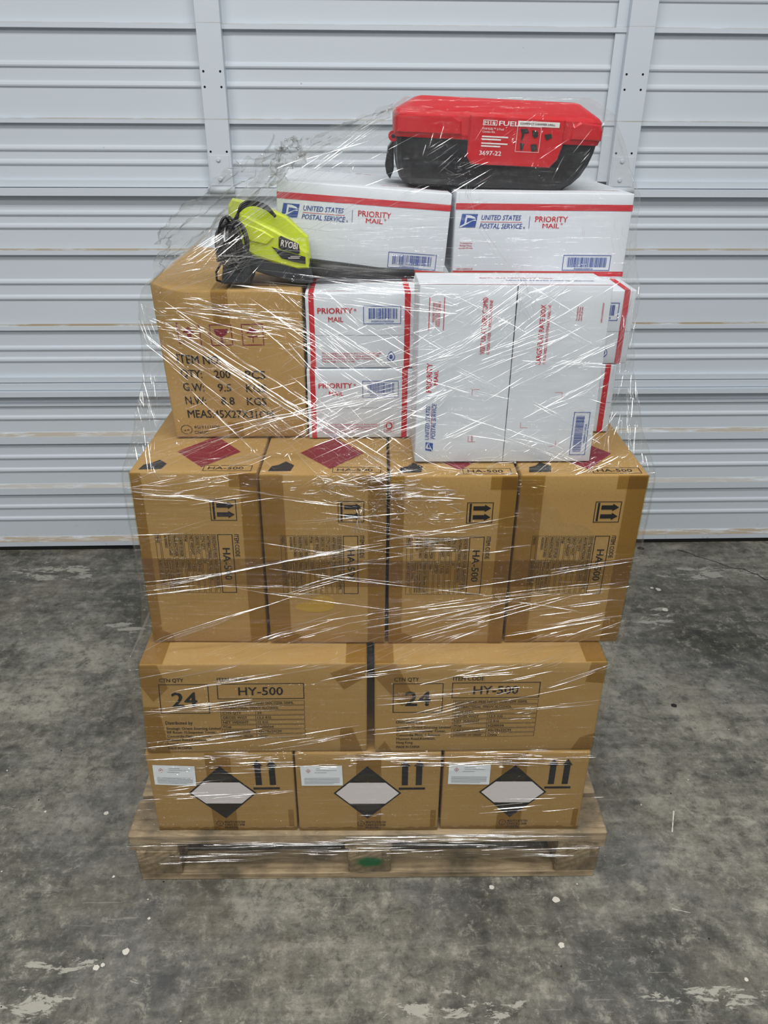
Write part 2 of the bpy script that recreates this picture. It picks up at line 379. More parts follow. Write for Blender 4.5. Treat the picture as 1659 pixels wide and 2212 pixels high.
prof_low = [(.6520, -.02), (.6510, .022), (.6305, .022), (.6302, .018), (.6270, .018), (.6268, .034), (.6096, .034), (.6088, 0), (.580, 0), (.578, .010), (.569, .010), (.566, 0)] + rib(.519) + [(.4712, .0), (.4575, .013), (.4305, .013), (.4300, -.004), (.4215, -.004), (.4205, 0)] + rib(.3715) + rib(.3215) + [(.272, 0), (.257, .012), (.2325, .012), (.232, -.004), (.2245, -.004), (.2235, 0)] + rib(.1740) + rib(.1246) + [(.0535, 0), (.0375, .016), (.019, .016), (.0165, .010), (.0145, .010), (.014, -.03)]
def sheet(name, prof, mat, x0=-2.6, x1=2.8, n=2):
    vs = []; fs = []; m = len(prof)
    for i in range(n + 1):
        x = x0 + (x1 - x0) * i / n
        for z, d in prof: vs.append((x, -d, z))
        for z, d in prof[::-1]: vs.append((x, .045, z))
    k = 2 * m
    for i in range(n):
        for j in range(k): fs.append([i * k + j, i * k + (j + 1) % k, (i + 1) * k + (j + 1) % k, (i + 1) * k + j])
    return mesh_obj(name, vs, fs, mat, door)
sheet('door_section', prof_top, M['door']); sheet('door_section', prof_mid, M['door']); sheet('door_section', prof_low, M['door'])
sl = MB(); sl.box(-2.6, 2.8, -.012, .04, 0, .016, r=.003); sl.build('bottom_seal', M['hole'], door)['label'] = 'black rubber seal'
def stile(x0, x1, flange):
    for (z0, z1, hinge) in ((1.268, 2.3, 1),):
        b = MB(); b.box(x0, x1, -.036, -.033, z0, z1, r=.0008); b.box(x1 - .003, x1, -.034, 0, z0, z1, r=.0005); b.box(x0, x0 + .003, -.034, 0, z0, z1, r=.0005)
        if flange: b.box(x0 - .03, x0, -.012, -.0095, z0, z1, r=.0005)
        s = b.build('stile', M['door'], door)
        if hinge:
            for z in (1.566, 1.5275, 1.3615, 1.3225):
                for x in (x0 + .010, x0 + .057):
                    if flange and z == 1.3225 and x < x0 + .02: continue
                    h = MB(); h.tube([(x, -.0363, z), (x, -.0355, z)], .0032, 10); h.build('slot_hole', M['hole'], s)
            hp = MB(); hp.box(x0 + .004, x1 - .006, -.0375, -.036, 1.270, 1.352, r=.0006); hinge_o = hp.build('hinge', M['door'], s)
            k = MB(); k.tube([(x0 - .006, -.036, 1.2585), (x1 + .004, -.036, 1.2585)], .0095, 14); k.build('hinge_barrel', M['door'], s, True)
            for z in (1.340, 1.288):
                q = MB(); q.tube([(x0 + .031, -.037, z), (x0 + .031, -.0405, z), (x0 + .031, -.0425, z)], [.0062, .0062, .0045], 12); q.build('bolt', M['door'], s)
                q = MB(); q.tube([(x0 + .029, -.0372, z + .008), (x0 + .029, -.0382, z + .008)], .0035, 10); q.build('rivet', M['door'], s)
stile(-.452 - .2, -.384 - .2, 0); stile(.748 - .2, .822 - .2, 1)

# ------------------------------------------------------------------ pallet
pal = empty('wooden_pallet', (-.005, 1.097, 0), (0, 0, math.radians(-1.1)))
tag(pal, 'weathered wooden pallet with block feet standing on the concrete floor', 'pallet')
PW = 1.004; PD = 1.16
def part(name, mat, *b, **k):
    m = MB(); m.box(*b, **k); return m.build(name, mat, pal)
for i, y in enumerate((0, .52, 1.04)):
    part('bottom_board', M['wood_x'], -PW / 2 + .012, PW / 2 - .012, y + .004, y + (.064 if i == 0 else .116), 0, .019, r=.002)
for j, y in enumerate((0, .52, 1.04)):
    for i, x in enumerate((-PW / 2 + .055, 0.002, PW / 2 - .055)):
        m = MB(); m.box(-.046, .046, -.06, .06, 0, .075, r=.004)
        o = m.build('block', M['wood_green'] if (i == 1 and j == 0) else M['wood_end'], pal); o.location = (x, y + .062, .0195)
        if i == 1 and j == 0: o['label'] = 'middle front block with a green paint mark'
for x in (-PW / 2 + .05, 0, PW / 2 - .05): part('stringer_board', M['wood_y'], x - .05, x + .05, 0.003, PD - .003, .095, .115, r=.002)
yy = 0
for i in range(11):
    w = .095; part('deck_board', M['wood_x'], -PW / 2 + R.uniform(0, .005), PW / 2 - R.uniform(0, .005), yy, yy + w, .1155, .1445 if i == 0 else .144, r=.003); yy += (PD - .095) / 10

# ------------------------------------------------------------------ cartons
def carton(name, w, d, h, loc, rot, mat, r=.004, bulge=.0015, deform=None, ncell=10):
    """an Empty at the front bottom edge; body > rounded, slightly bulged box. returns root and a layer function"""
    root = empty(name, loc, rot)
    def D(p):
        x, y, z = p
        sx = math.sin(pi * min(1, max(0, x / w + .5))); sz = math.sin(pi * min(1, max(0, z / h))); sy = math.sin(pi * min(1, max(0, y / d)))
        q = Vector((x + bulge * 2 * (x / w) * sy * sz, y - bulge * sx * sz * (1 - 2 * y / d), z + bulge * .6 * (2 * z / h - 1) * sx * sy))
        return deform(q) if deform else q
    def axis(a, b, n): return [a, a + r * .3, a + r] + [a + r + (b - a - 2 * r) * i / n for i in range(1, n)] + [b - r, b - r * .3, b]
    ax = axis(-w / 2, w / 2, ncell); ay = axis(0, d, ncell); az = axis(0, h, ncell); vs = []; fs = []; idx = {}
    def V(x, y, z):
        k = (round(x, 6), round(y, 6), round(z, 6))
        if k not in idx:
            c = Vector((min(max(x, -w / 2 + r), w / 2 - r), min(max(y, r), d - r), min(max(z, r), h - r))); e = Vector((x, y, z)) - c
            p = c + (e.normalized() * r if e.length > 1e-9 else e)
            idx[k] = len(vs); vs.append(D(p))
        return idx[k]
    def grid(A, B, fn):
        for i in range(len(A) - 1):
            for j in range(len(B) - 1): fs.append([fn(A[i], B[j]), fn(A[i + 1], B[j]), fn(A[i + 1], B[j + 1]), fn(A[i], B[j + 1])])
    grid(ax, az, lambda a, b: V(a, 0, b)); grid(az, ax, lambda a, b: V(b, d, a)); grid(az, ay, lambda a, b: V(-w / 2, b, a)); grid(ay, az, lambda a, b: V(w / 2, a, b))
    grid(ax, ay, lambda a, b: V(a, b, h)); grid(ay, ax, lambda a, b: V(b, a, 0))
    body = mesh_obj('carton_body', vs, fs, mat, root)
    for p in body.data.polygons: p.use_smooth = True
    def front(off): return lambda u, v: D((u - w / 2, -off, h - v))      # u from the left, v down from the top
    def frontv(off): return lambda u, v: D((u - w / 2, -off, v))           # v up from the bottom
    def top(off): return lambda u, v: D((u - w / 2, v, h + off))
    return root, frontv, top, body
TAPE = .0010; INK = .0005; STK = .0013

# ---- bottom tier: three cartons with hazard diamonds
def tier_a(x, y, z, yaw, pitch, label, seed):
    w, d, h = .289, .43, .2195
    o, F, T, b = carton('hazard_carton', w, d, h, (x, y, z), (math.radians(pitch), 0, math.radians(yaw)), M['card'])
    tag(o, label, 'carton', 'bottom row of hazard cartons')
    H = lambda v: h - v; INK = .0006
    k = Print(); cu, cv = .143, H(.108); a, bb = .0685, .0745
    k.poly([(cu, cv + bb), (cu - a, cv), (cu, cv - bb), (cu + a, cv)]); dm = k.build('hazard_diamond', M['ink'], o, F(INK))
    k = Print(); f = .43; a2, b2 = a * .93, bb * .93; zt = b2 * f; ww = a2 * (1 - f)
    k.poly([(cu - ww, cv + zt), (cu - a2, cv), (cu - ww, cv - zt), (cu + ww, cv - zt), (cu + a2, cv), (cu + ww, cv + zt)]); k.build('white_band', M['dwhite'], dm, F(INK + .0002))
    k = Print()
    for cx in (.218, .246):
        k.rect(cx - .0062, H(.086), cx + .0062, H(.032)); k.poly([(cx - .0105, H(.034)), (cx + .0105, H(.034)), (cx, H(.017))])
    k.rect(.206, H(.0985), .259, H(.0925)); k.build('this_way_up_arrows', M['ink'], o, F(INK))
    k = Print(); k.ring(.129, H(.1985), .0072, .0085, .0010); k.text('u', .129, H(.1985), .004, align='c'); k.text('n', .129, H(.2045), .004, align='c')
    for i, tx in enumerate(('4G/Y13/S/20', 'CN/C311308', 'PI:0170')): k.text(tx, .1385, H(.1965 + i * .0088), .0062, (.0425, .0415, .0265)[i], bold=.018)
    k.build('printed_mark', M['ink'], o, F(INK))
    k = Print(); r = random.Random(seed); tl = .118 + r.uniform(-.003, .003)
    k.rect(tl, .0, tl + .050, h); k.build('packing_tape', M['tape'], o, F(.0003))
    k = Print()
    n = 40; pts = [(i / n * w, .0) for i in range(n + 1)]; up = [(i / n * w, .010 + r.uniform(-.003, .0025)) for i in range(n + 1)]
    for i in range(n): k.poly([pts[i], pts[i + 1], up[i + 1], up[i]])
    k.build('packing_tape', M['tape'], o, F(TAPE * .8))
    k = Print(); k.rect(.2725, .012, .2835, .062); k.build('packing_tape', M['tape'], o, F(TAPE * .9))
    # white paper sticker
    sk = empty('paper_sticker', (0, 0, 0)); sk.parent = o
    rot = math.radians(-2 if seed == 1 else 1.2 if seed == 2 else -.3)
    def SF(off):
        f0 = F(off)
        def g(u, v):
            du, dv = u - .052, v - H(.059); return f0(.052 + du * math.cos(rot) - dv * math.sin(rot), H(.059) + du * math.sin(rot) + dv * math.cos(rot))
        return g
    u0, u1, v0, v1 = .0105, .0935, H(.086), H(.032)
    Print().rect(u0, v0, u1, v1).build('sticker_sheet', M['paper'], sk, SF(STK))
    k = Print(); c = (u0 + .0155, v1 - .0135); k.poly([(c[0], c[1] + .006), (c[0] - .0048, c[1]), (c[0], c[1] - .006), (c[0] + .0048, c[1])]); q = k.build('small_red_diamond', M['red'], sk, SF(STK + .0002))
    k = Print(); k.poly([(c[0], c[1] + .0045), (c[0] - .0036, c[1]), (c[0], c[1] - .0045), (c[0] + .0036, c[1])]); k.build('small_red_diamond', M['paper'], sk, SF(STK + .0003))
    k = Print(); k.poly([(c[0], c[1] + .0025), (c[0] - .0015, c[1] - .0015), (c[0] + .0015, c[1] - .0015)])
    k.text('HAND SANITIZER', u0 + .031, v1 - .0085, .0022, .022, bold=.0); k.build('sticker_heading', M['ink'], sk, SF(STK + .0004))
    k = Print(); k.rect(u0 + .031, v1 - .0128, u0 + .072, v1 - .0119); k.rect(u0 + .028, v1 - .0185, u0 + .052, v1 - .0175)
    for i in range(6): k.rect(u0 + .006, v0 + .005 + i * .0031, u1 - (.006 if i else .018), v0 + .0059 + i * .0031)
    k.build('sticker_small_print', M['inkg'], sk, SF(STK + .0003))
    return o
tier_a(-.2975, 1.1145, .1455, -1.57, .2, 'brown carton with black and white diamond at the left end of the bottom row', 1)
tier_a(-.0050, 1.1058, .1455, -1.5, .2, 'brown carton with black and white diamond in the middle of the bottom row', 2)
tier_a(.2895, 1.1012, .1455, -1.6, .3, 'brown carton with black and white diamond at the right end of the bottom row', 3)

# ---- second tier: two wide cartons
def tier_b(x, y, z, yaw, roll, label, seed):
    w, d, h = .4285, .40, .2185
    o, F, T, b = carton('wide_carton', w, d, h, (x, y, z), (math.radians(0), math.radians(roll), math.radians(yaw)), M['card'], deform=(lambda q: Vector((q.x + .06 * q.z * (.5 - q.x / w), q.y, q.z))) if seed == 1 else None)
    tag(o, label, 'carton', 'pair of wide cartons in the second tier')
    H = lambda v: h - v
    k = Print(); k.text('CTN QTY', .036, H(.041), .0085, .046, bold=.018); k.frame(.034, H(.117), .128, H(.046), .0016); k.text('24', .081, H(.100), .034, .049, align='c', bold=.024)
    k.build('printed_quantity', M['ink'], o, F(INK))
    k = Print(); k.text('ITEM CODE', .145, H(.040), .0085, .058, bold=.018); k.frame(.144, H(.082), .309, H(.045), .0016); k.text('HY-500', .2265, H(.0725), .0185, .085, align='c', bold=.020)
    rows = (('DESC', 'RINSE-FREE HAND SANITIZER 500ML'), ('ANTIBACTERIAL 70%V/V ALCOHOL', ''), ('CTN QTY', '24'), ('GROSS WGT', '12.5 KG'), ('NET WEIGHT', '12 KG'), ('PO#', 'H200034'), ('CARTON SIZE', '43x29x22CM'), ('COUNTRY OF ORIGIN', 'China'))
    for i, (p, q) in enumerate(rows):
        t0 = .0865 + i * .0119; k.frame(.148, H(t0 + .0102), .309, H(t0), .0007); dv = .172 if i == 0 else .2145
        if q: k.rect(dv, H(t0 + .0102), dv + .0007, H(t0)); k.text(q, dv + .0035, H(t0 + .0079), .0056, .113 if i == 0 else None, bold=.02)
        k.text(p, .1515, H(t0 + .0079), .0056, .108 if i == 1 else (.056 if i == 7 else None), bold=.02)
    k.build('printed_table', M['ink'], o, F(INK))
    k = Print(); k.text('Distributed by', .041, H(.144), .008, .052, bold=.020)
    for i, (tx, wd) in enumerate((('Strategic Orient Sourcing Limited', .104), ('9/F Room 10,Seapower Tower,', .095), ('Concordia Plaza, 1 Science', .084), ('Museum Road,Kowloon,', .076), ('Hong Kong', .032), ('MADE IN CHINA', .046))):
        k.text(tx, .042, H(.1575 + i * .0098 + (.002 if i == 5 else 0)), .0064, wd, bold=.020)
    k.build('printed_address', M['ink'], o, F(INK))
    r = random.Random(seed)
    def tp(*pts): Print().poly(pts).build('packing_tape', M['tape'], o, F(TAPE))
    if seed == 1:
        tp((0, h), (.034, h), (.052, H(.055)), (.022, H(.088)), (0, H(.05))); tp((0, H(.10)), (.030, H(.10)), (.046, 0), (0, 0)); tp((.358, H(.022)), (.408, H(.0)), (.428, H(0)), (.428, H(.03)), (.385, H(.062)))
        tp((.376, .062), (.4, .062), (.42, 0), (.376, 0))
    else:
        tp((0, h), (.040, h), (.078, H(.09)), (.05, H(.10)), (.0, H(.03))); tp((.398, h), (w, h), (w, H(.05)), (.392, H(.046))); tp((.385, .0), (.40, .035), (w, .045), (w, 0)); tp((0, .0), (.02, .03), (.035, .0))
    k = Print(); k.rect(0, .0, .045 if seed == 1 else .035, d); k.build('packing_tape', M['tape'], o, T(TAPE)); k = Print(); k.rect(w - .04, .0, w, d); k.build('packing_tape', M['tape'], o, T(TAPE))
    return o
tier_b(-.2210, 1.1120, .3675, -.6, .2, 'wide brown carton printed with a large 24, left of the pair in the second tier', 1)
tier_b(.2220, 1.1030, .3680, -.5, .15, 'wide brown carton printed with a large 24, right of the pair in the second tier', 2)

# ---- third tier: four upright cartons with sideways print
def tier_c(x, y, z, yaw, pitch, roll, label, seed, stain=False):
    w, d, h = .2145, .43, .355
    o, F, T, b = carton('tall_carton', w, d, h, (x, y, z), (0, 0, math.radians(yaw)), M['card'], deform=lambda q: Vector((q.x + roll * q.z, q.y - pitch * q.z * max(0, 1 - q.y / .3), q.z)))
    tag(o, label, 'carton', 'row of four tall cartons in the third tier')
    H = lambda v: h - v
    k = Print(); k.frame(.131, H(.091), .176, H(.05), .0013); k.rect(.1355, H(.0885), .139, H(.0525))
    for vv in (.0615, .0790):
        k.rect(.142, H(vv + .0042), .1625, H(vv - .0042)); k.poly([(.1615, H(vv + .0072)), (.1725, H(vv)), (.1615, H(vv - .0072))])
    k.build('this_way_up_arrows', M['ink'], o, F(INK))
    k = Print(); k.frame(.139, H(.241), .1655, H(.118), .0014); k.text('HA-500', .1465, H(.1795), .0125, .067, rot=-90, align='c', bold=.020); k.text('ITEM CODE', .1685, H(.118), .0075, .046, rot=-90, bold=.018)
    rows = (('DESC', 'RINSE-FREE HAND SANITIZER 500ML'), ('ANTIBACTERIAL 70% ALCOHOL', ''), ('CTN QTY', '24'), ('GROSS WGT', '12.3 KGS'), ('NET WEIGHT', '11.7 KGS'), ('PO#', 'H200021'), ('COUNTRY OF ORIGIN', 'China'), ('MANUFACTURER', 'Zhejiang Color Bioscience Co., Ltd'))
    right = .1365
    for i, (p, q) in enumerate(rows):
        u1 = right - i * .0098; u0 = u1 - .0078; k.frame(u0, H(.241), u1, H(.118), .0006); dv = .134 if i == 0 else .168
        if q: k.rect(u0, H(dv + .0006), u1, H(dv)); k.text(q, u0 + .0018, H(dv + .003), .0045, (.095 if i == 0 else .066 if i == 7 else None), rot=-90, bold=.02)
        k.text(p, u0 + .0018, H(.1205), .0045, .043 if i in (6, 7) else None, rot=-90, bold=.02)
    u1 = right - 8 * .0098; u0 = u1 - .0185; k.frame(u0, H(.241), u1, H(.118), .0006); k.rect(u0, H(.1686), u1, H(.168))
    k.text('MANUFACTURED', u0 + .0125, H(.1205), .0042, .042, rot=-90, bold=.02); k.text('ADDRESS', u0 + .0065, H(.1205), .0042, rot=-90, bold=.02)
    for i, tx in enumerate(('188 Punan Avenue, Shangzhou', 'Economic Development Zone,', 'Shaoxing city, Zhejiang Province,', '312472, China')): k.text(tx, u0 + .0138 - i * .0042, H(.171), .0034, .066 - (.03 if i == 3 else 0), rot=-90, bold=.015)
    u1 = u0 - .002; u0 = u1 - .0078; k.frame(u0, H(.241), u1, H(.118), .0006); k.text('MEAS', u0 + .0018, H(.1205), .0045, rot=-90, bold=.02); k.text('36.8X33.8X21.7CM', u0 + .0018, H(.171), .0045, .05, rot=-90, bold=.02)
    k.build('printed_table', M['ink'], o, F(INK))
    def tp(u0, v0, u1, v1): Print().rect(u0, v0, u1, v1).build('packing_tape', M['tape'], o, F(TAPE))
    l = (.020, .040, .024, .040)[seed - 1]; rr = (.030, .032, .028, .034)[seed - 1]
    tp(0, 0, l, h); tp(w - rr, 0, w, h); tp(0, H(.225), w, H(.168))
    k = Print(); k.poly([(l, 0), (l + .02, 0), (l + .02, .018), (l, .028)]); k.build('packing_tape', M['tape'], o, F(TAPE * .7))
    k = Print(); k.rect(w - rr - .018, h - .026, w, h); k.build('packing_tape', M['tape'], o, F(TAPE * .7))
    k = Print(); k.poly([(.118, .02), (.062, .085), (.118, .155), (.174, .085)]); k.build('red_diamond', M['dred'], o, T(INK))
    k = Print(); k.poly([(.014, .010), (.052, .012), (.056, .034), (.040, .050), (.030, .036), (.018, .030)]); k.build('top_symbol', M['ink'], o, T(INK)); k = Print(); k.text('HA-500', .13, .012, .010, .06); k.frame(.122, .006, .204, .028, .0012); k.build('top_printing', M['ink'], o, T(INK))
    if stain:
        k = Print(); k.disc(.085, .085, .035, .012); k.disc(.10, .095, .022, .016); k.build('yellow_stain', flat('yellow_stain', S(176, 140, 56), .7, .1, 60), o, F(INK * .6))
    return o
tier_c(-.3005, 1.1751, .5880, -1.8, .007, .0165, 'tall brown carton with sideways print at the left end of the third tier', 1)
tier_c(-.0790, 1.1668, .5880, -1.7, .018, .0070, 'tall brown carton with sideways print, second from the left in the third tier', 2, True)
tier_c(.1425, 1.1607, .5880, -1.3, .030, .001, 'tall brown carton with sideways print, third from the left in the third tier', 3)
tier_c(.3630, 1.1588, .5880, -1.0, .030, -.003, 'tall brown carton with sideways print at the right end of the third tier', 4)

# ---- dented brown carton on top, at the left
ZC = .9460
def dent(q):
    u = q.x + .123; v = max(0, min(1, q.z / .265)); q = Vector(q)
    if u < .062:
        s = (1 - max(0, u) / .062); k = max(0, v - .08) ** 1.2
        q.y += .05 * s * s * k * (1 if q.y < .2 else .2); q.x -= .012 * s * k
        q.z += .006 * s * v
    q.x += -.010 * (v - .5) * max(0, 1 - u / .25) * 1.2
    q.y += .004 * math.sin(u * 23) * math.sin(v * 5)
    return q
o, F, T, b = carton('dented_carton', .246, .42, .265, (-.2335, 1.316, ZC), (0, 0, 0), M['card2'], deform=dent, ncell=18)
tag(o, 'scuffed dented brown carton with red handling symbols standing on the left of the third tier', 'carton')
h = .265; H = lambda v: h - v
SY = [Print().frame(u0, H(.093), u0 + .037, H(.056), .0016) for u0 in (.036, .089, .142)]
k = SY[0]; k.poly([(.0545, H(.060)), (.044, H(.072)), (.065, H(.072))]); k.rect(.0515, H(.083), .0575, H(.072)); k.rect(.043, H(.0885), .066, H(.0865))
k = SY[1]; k.poly([(.095, H(.064)), (.120, H(.064)), (.116, H(.074)), (.1095, H(.077)), (.1095, H(.086)), (.115, H(.088)), (.1, H(.088)), (.1055, H(.086)), (.1055, H(.077)), (.099, H(.074))])
k = SY[2]; k.poly([(.149, H(.072)), (.1605, H(.060)), (.172, H(.072))]); k.rect(.1597, H(.088), .1613, H(.072)); k.rect(.152, H(.079), .169, H(.077))
for k in SY: k.build('handling_symbol', M['dred'], o, F(INK))
k = Print()
k.text('ITEM NO:', .027, H(.1265), .0150, .074, bold=.02)
for i, (p, q, s) in enumerate((('QTY:', '200', 'PCS'), ('G.W:', '9.5', 'KGS'), ('N.W:', '8.8', 'KGS'))):
    vv = H(.152 + i * .0248); k.text(p, .0285, vv, .0140, bold=.02, width=.0365); k.text(q, .086 + i * .003, vv, .0140, .029 - (.004 if i else 0), bold=.02); k.text(s, .141 - i * .001, vv, .0140, .036, bold=.02)
k.text('MEAS:45X27X31CM', .0285, H(.2265), .0140, .157, bold=.02)
k.build('printed_text', M['ink'], o, F(INK))
k = Print(); k.ring(.022, .016, .0105, .009, .001); k.text('u n', .022, .0135, .005, align='c'); k.text('4G/Y111S/20', .036, .018, .0055, .048); k.text('CN/UC', .036, .008, .0055); k.build('printed_mark', M['ink'], o, F(INK))
Print().rect(.098, H(.055), .125, h).build('packing_tape', M['tape'], o, F(TAPE)); Print().rect(.098, 0, .125, .42).build('packing_tape', M['tape'], o, T(TAPE))
Print().rect(.10, 0, .128, .03).build('packing_tape', M['tape'], o, F(TAPE))

# ---- small white postal boxes, two and two
def eagle(kb, kw, X):
    """slanted blue plate with a white bird head; X maps 0..1.35, 0..1 to the face"""
    kb.poly([X(.16, 1), X(1.35, 1), X(1.19, 0), X(0, 0)])
    kw.poly([X(.42, .93), X(.80, .90), X(1.12, .78), X(1.20, .64), X(1.05, .66), X(.82, .70), X(.55, .72), X(.50, .80)])
    kw.poly([X(.02, .10), X(.50, .34), X(1.05, .58), X(1.20, .60), X(1.24, .50), X(.98, .52), X(.50, .22), X(.05, .0)])
    kw.poly([X(.44, .84), X(.56, .74), X(.50, .34), X(.36, .26)])
def small_box(x, y, z, yaw, label, seed):
    w, d, h = .190, .25, .1295
    o, F, T, b = carton('small_white_box', w, d, h, (x, y, z), (0, 0, math.radians(yaw)), M['white'], r=.002, bulge=.001, ncell=8)
    tag(o, label, 'box', 'small white postal boxes with red edge stripes')
    H = lambda v: h - v
    for a_, b_ in ((.0055, .0145), (.1685, .1785)):
        Print().rect(a_, 0, b_, h).build('red_stripe', M['red'], o, F(INK)); Print().rect(a_, 0, b_, d).build('red_stripe', M['red'], o, T(INK))
    Print().text('UNITED STATES POSTAL', .03, .012, .004, .045).build('red_lettering', M['red'], o, T(INK))
    k = Print(); k.text('PRIORITY', .020, H(.034), .0092, .060, bold=.020); k.text('MAIL', .051, H(.048), .0080, .026, align='c', bold=.020); k.text('\u00ae', .082, H(.030), .004)
    for i, tx in enumerate(('This packaging is the property of the U.S. Postal Service\u00ae', 'and is provided solely for use in sending Priority Mail\u00ae', 'shipments. Misuse may be a violation of federal law.', 'This package is not for resale.')):
        k.text(tx, .025, H(.1045 + i * .0048), .0032, (.104, .100, .094, .058)[i], bold=.01)
    k.build('red_lettering', M['red'], o, F(INK))
    k = Print(); k.frame(.098, H(.052), .1625, H(.021), .0011); k.barcode(.107, H(.043), .156, H(.025), n=34, seed=seed); k.text('PS00001000028', .112, H(.049), .0034, .038)
    k.build('barcode', M['blue'], o, F(INK))
    k = Print(); c = (.146, H(.1085))
    if seed % 2:
        n = 22; A = [(c[0] + .0075 * math.sin(2 * pi * i / n) * (1 if math.cos(2 * pi * i / n) < 0 else .9 - .6 * max(0, math.cos(2 * pi * i / n)) ** 2), c[1] + .009 * math.cos(2 * pi * i / n)) for i in range(n)]
        for i in range(n):
            p, q = A[i], A[(i + 1) % n]; s = lambda t: (c[0] + (t[0] - c[0]) * .8, c[1] + (t[1] - c[1]) * .82); k.poly([p, q, s(q), s(p)])
        k.disc(c[0], c[1] - .001, .003, .004); k.build('recycling_mark', M['blue'], o, F(INK))
    else:
        k.frame(c[0] - .009, c[1] - .011, c[0] + .009, c[1] + .013, .0006); k.ring(c[0], c[1] + .002, .0065, .0075, .0026); k.rect(c[0] - .006, c[1] - .0085, c[0] + .006, c[1] - .0072); k.build('recycling_mark', M['red'], o, F(INK))
    Print().rect(0.002, H(.0715), w - .002, H(.0709)).build('flap_seam', M['inkg'], o, F(INK * .8))
    return o
small_box(-.012, 1.311, ZC, .3, 'small white box with red stripes, lower of the pair right of the dented carton', 2)
small_box(-.0095, 1.313, ZC + .1315, -.2, 'small white box with red stripes, upper of the pair right of the dented carton', 1)
small_box(.3560, 1.330, ZC, .5, 'small white box partly hidden behind the large square box, lower of its pair', 4)
small_box(.3710, 1.332, ZC + .1315, -.3, 'small white box partly hidden behind the large square box, upper of its pair', 3)

# ---- large flat-rate box on edge, square face forward
w3, h3 = .302, .296
o, F, T, b = carton('large_white_box', w3, .112, h3, (.2295, 1.197, ZC + .0005), (math.radians(-1.6), math.radians(.3), 0), M['white'], r=.002, bulge=.0015)
tag(o, 'large square white postal box standing on edge with sideways red and blue print', 'box')
cTL, cTR, cBL, cBR = (132, 172), (1345, 165), (98, 1310), (1228, 1305)
def P3(cx, cy):
    v = (cy - 170) / 1138.; l = cTL[0] + (cBL[0] - cTL[0]) * v; r_ = cTR[0] + (cBR[0] - cTR[0]) * v
    return ((cx - l) / (r_ - l) * w3, (1 - v) * h3)
k = Print()
for x in (188, 280): a, c = P3(x, 440), P3(x, 243); k.rect(a[0] - .0006, a[1], a[0] + .0006, c[1])
for x, tx in ((224, 'PRIORITY MAIL'), (241, 'LARGE FLAT RATE'), (258, 'POSTAGE REQUIRED')): a = P3(x, 418 if x > 230 else 390); k.text(tx, a[0], a[1], .0036, (.031, .037, .039)[(x - 224) // 17], rot=90)
a = P3(206, 832); k.text('PRIORITY', a[0], a[1], .0088, .049, rot=90, bold=.020); a = P3(246, 785); k.text('MAIL', a[0], a[1], .0066, .025, rot=90, bold=.020)
a = P3(540, 588); k.text('VISIT US AT USPS.COM\u00ae', a[0], a[1], .0078, .090, rot=90, bold=.02); a = P3(570, 588); k.text('ORDER FREE SUPPLIES ONLINE', a[0], a[1], .0046, .086, rot=90)
a = P3(895, 650); k.text('LARGE FLAT RATE BOX', a[0], a[1], .0078, .095, rot=90, bold=.02); a = P3(927, 648); k.text('FOR DOMESTIC AND INTERNATIONAL USE', a[0], a[1], .0044, .094, rot=90)
for (x, y, sx, sy) in ((465, 812, 1, -1), (1040, 832, -1, -1), (440, 1165, 1, 1), (1003, 1198, -1, 1), (775, 1068, 1, 1)):
    a = P3(x, y); k.rect(a[0], a[1] - .0003, a[0] + sx * .012, a[1] + .0003); k.rect(a[0] - .0003, a[1], a[0] + .0003, a[1] + sy * .010)
for i, tx in enumerate(('To schedule free', 'Package Pickup,', 'scan the QR code.')): a = P3(1122 + i * 14, 380); k.text(tx, a[0], a[1], .0026, .022, rot=90)
a = P3(1280, 392); k.text('USPS.COM/PICKUP', a[0], a[1], .0026, .031, rot=90); a = P3(470, 1165); k.text('FROM', a[0], a[1], .003, rot=90)
a = P3(199, 1148); c = P3(199, 918); k.rect(a[0], a[1], a[0] + .0007, c[1]); k.build('red_lettering', M['red'], o, F(INK))
k = Print(); a = P3(190, 1150); k.text('UNITED STATES', a[0], a[1], .0066, .060, rot=90, shear=.22, bold=.018); a = P3(229, 1146); k.text('POSTAL SERVICE', a[0], a[1], .0066, .063, rot=90, shear=.22, bold=.018)
a = P3(170, 860); k.rect(a[0], a[1], a[0] + .017, a[1] + .0007); kw = Print(); a = P3(214, 1232)
eagle(k, kw, lambda p, q: (a[0] - q * .0125, a[1] + p * .0125)); k.build('blue_lettering', M['blue'], o, F(INK)); kw.build('eagle_mark', M['white'], o, F(INK + .0003))
k = Print(); A = [P3(1105, 963), P3(1212, 963), P3(1176, 1260), P3(1071, 1260)]
u0 = min(q[0] for q in A) + .006; u1 = u0 + .0275; v0, v1 = A[2][1], A[0][1]; k.frame(u0, v0, u1, v1, .0010); k.barcode(u0 + .0045, v0 + .006, u0 + .019, v1 - .006, True, 60, 5); k.text('PS00001118700', u0 + .0245, v0 + .022, .0034, .034, rot=90); k.build('barcode', M['blue'], o, F(INK))
k = Print(); a = P3(745, 175); c = P3(664, 1300); L_ = [(a[0] + (c[0] - a[0]) * i / 24, a[1] + (c[1] - a[1]) * i / 24, .0009 * (1 - i / 40) * (.7 + .6 * ((i * 7) % 5) / 5)) for i in range(25)]
for p_, q_ in zip(L_, L_[1:]): k.poly([(p_[0] - p_[2], p_[1]), (p_[0] + p_[2], p_[1]), (q_[0] + q_[2], q_[1]), (q_[0] - q_[2], q_[1])])
k.build('flap_seam', M['ink'], o, F(INK))
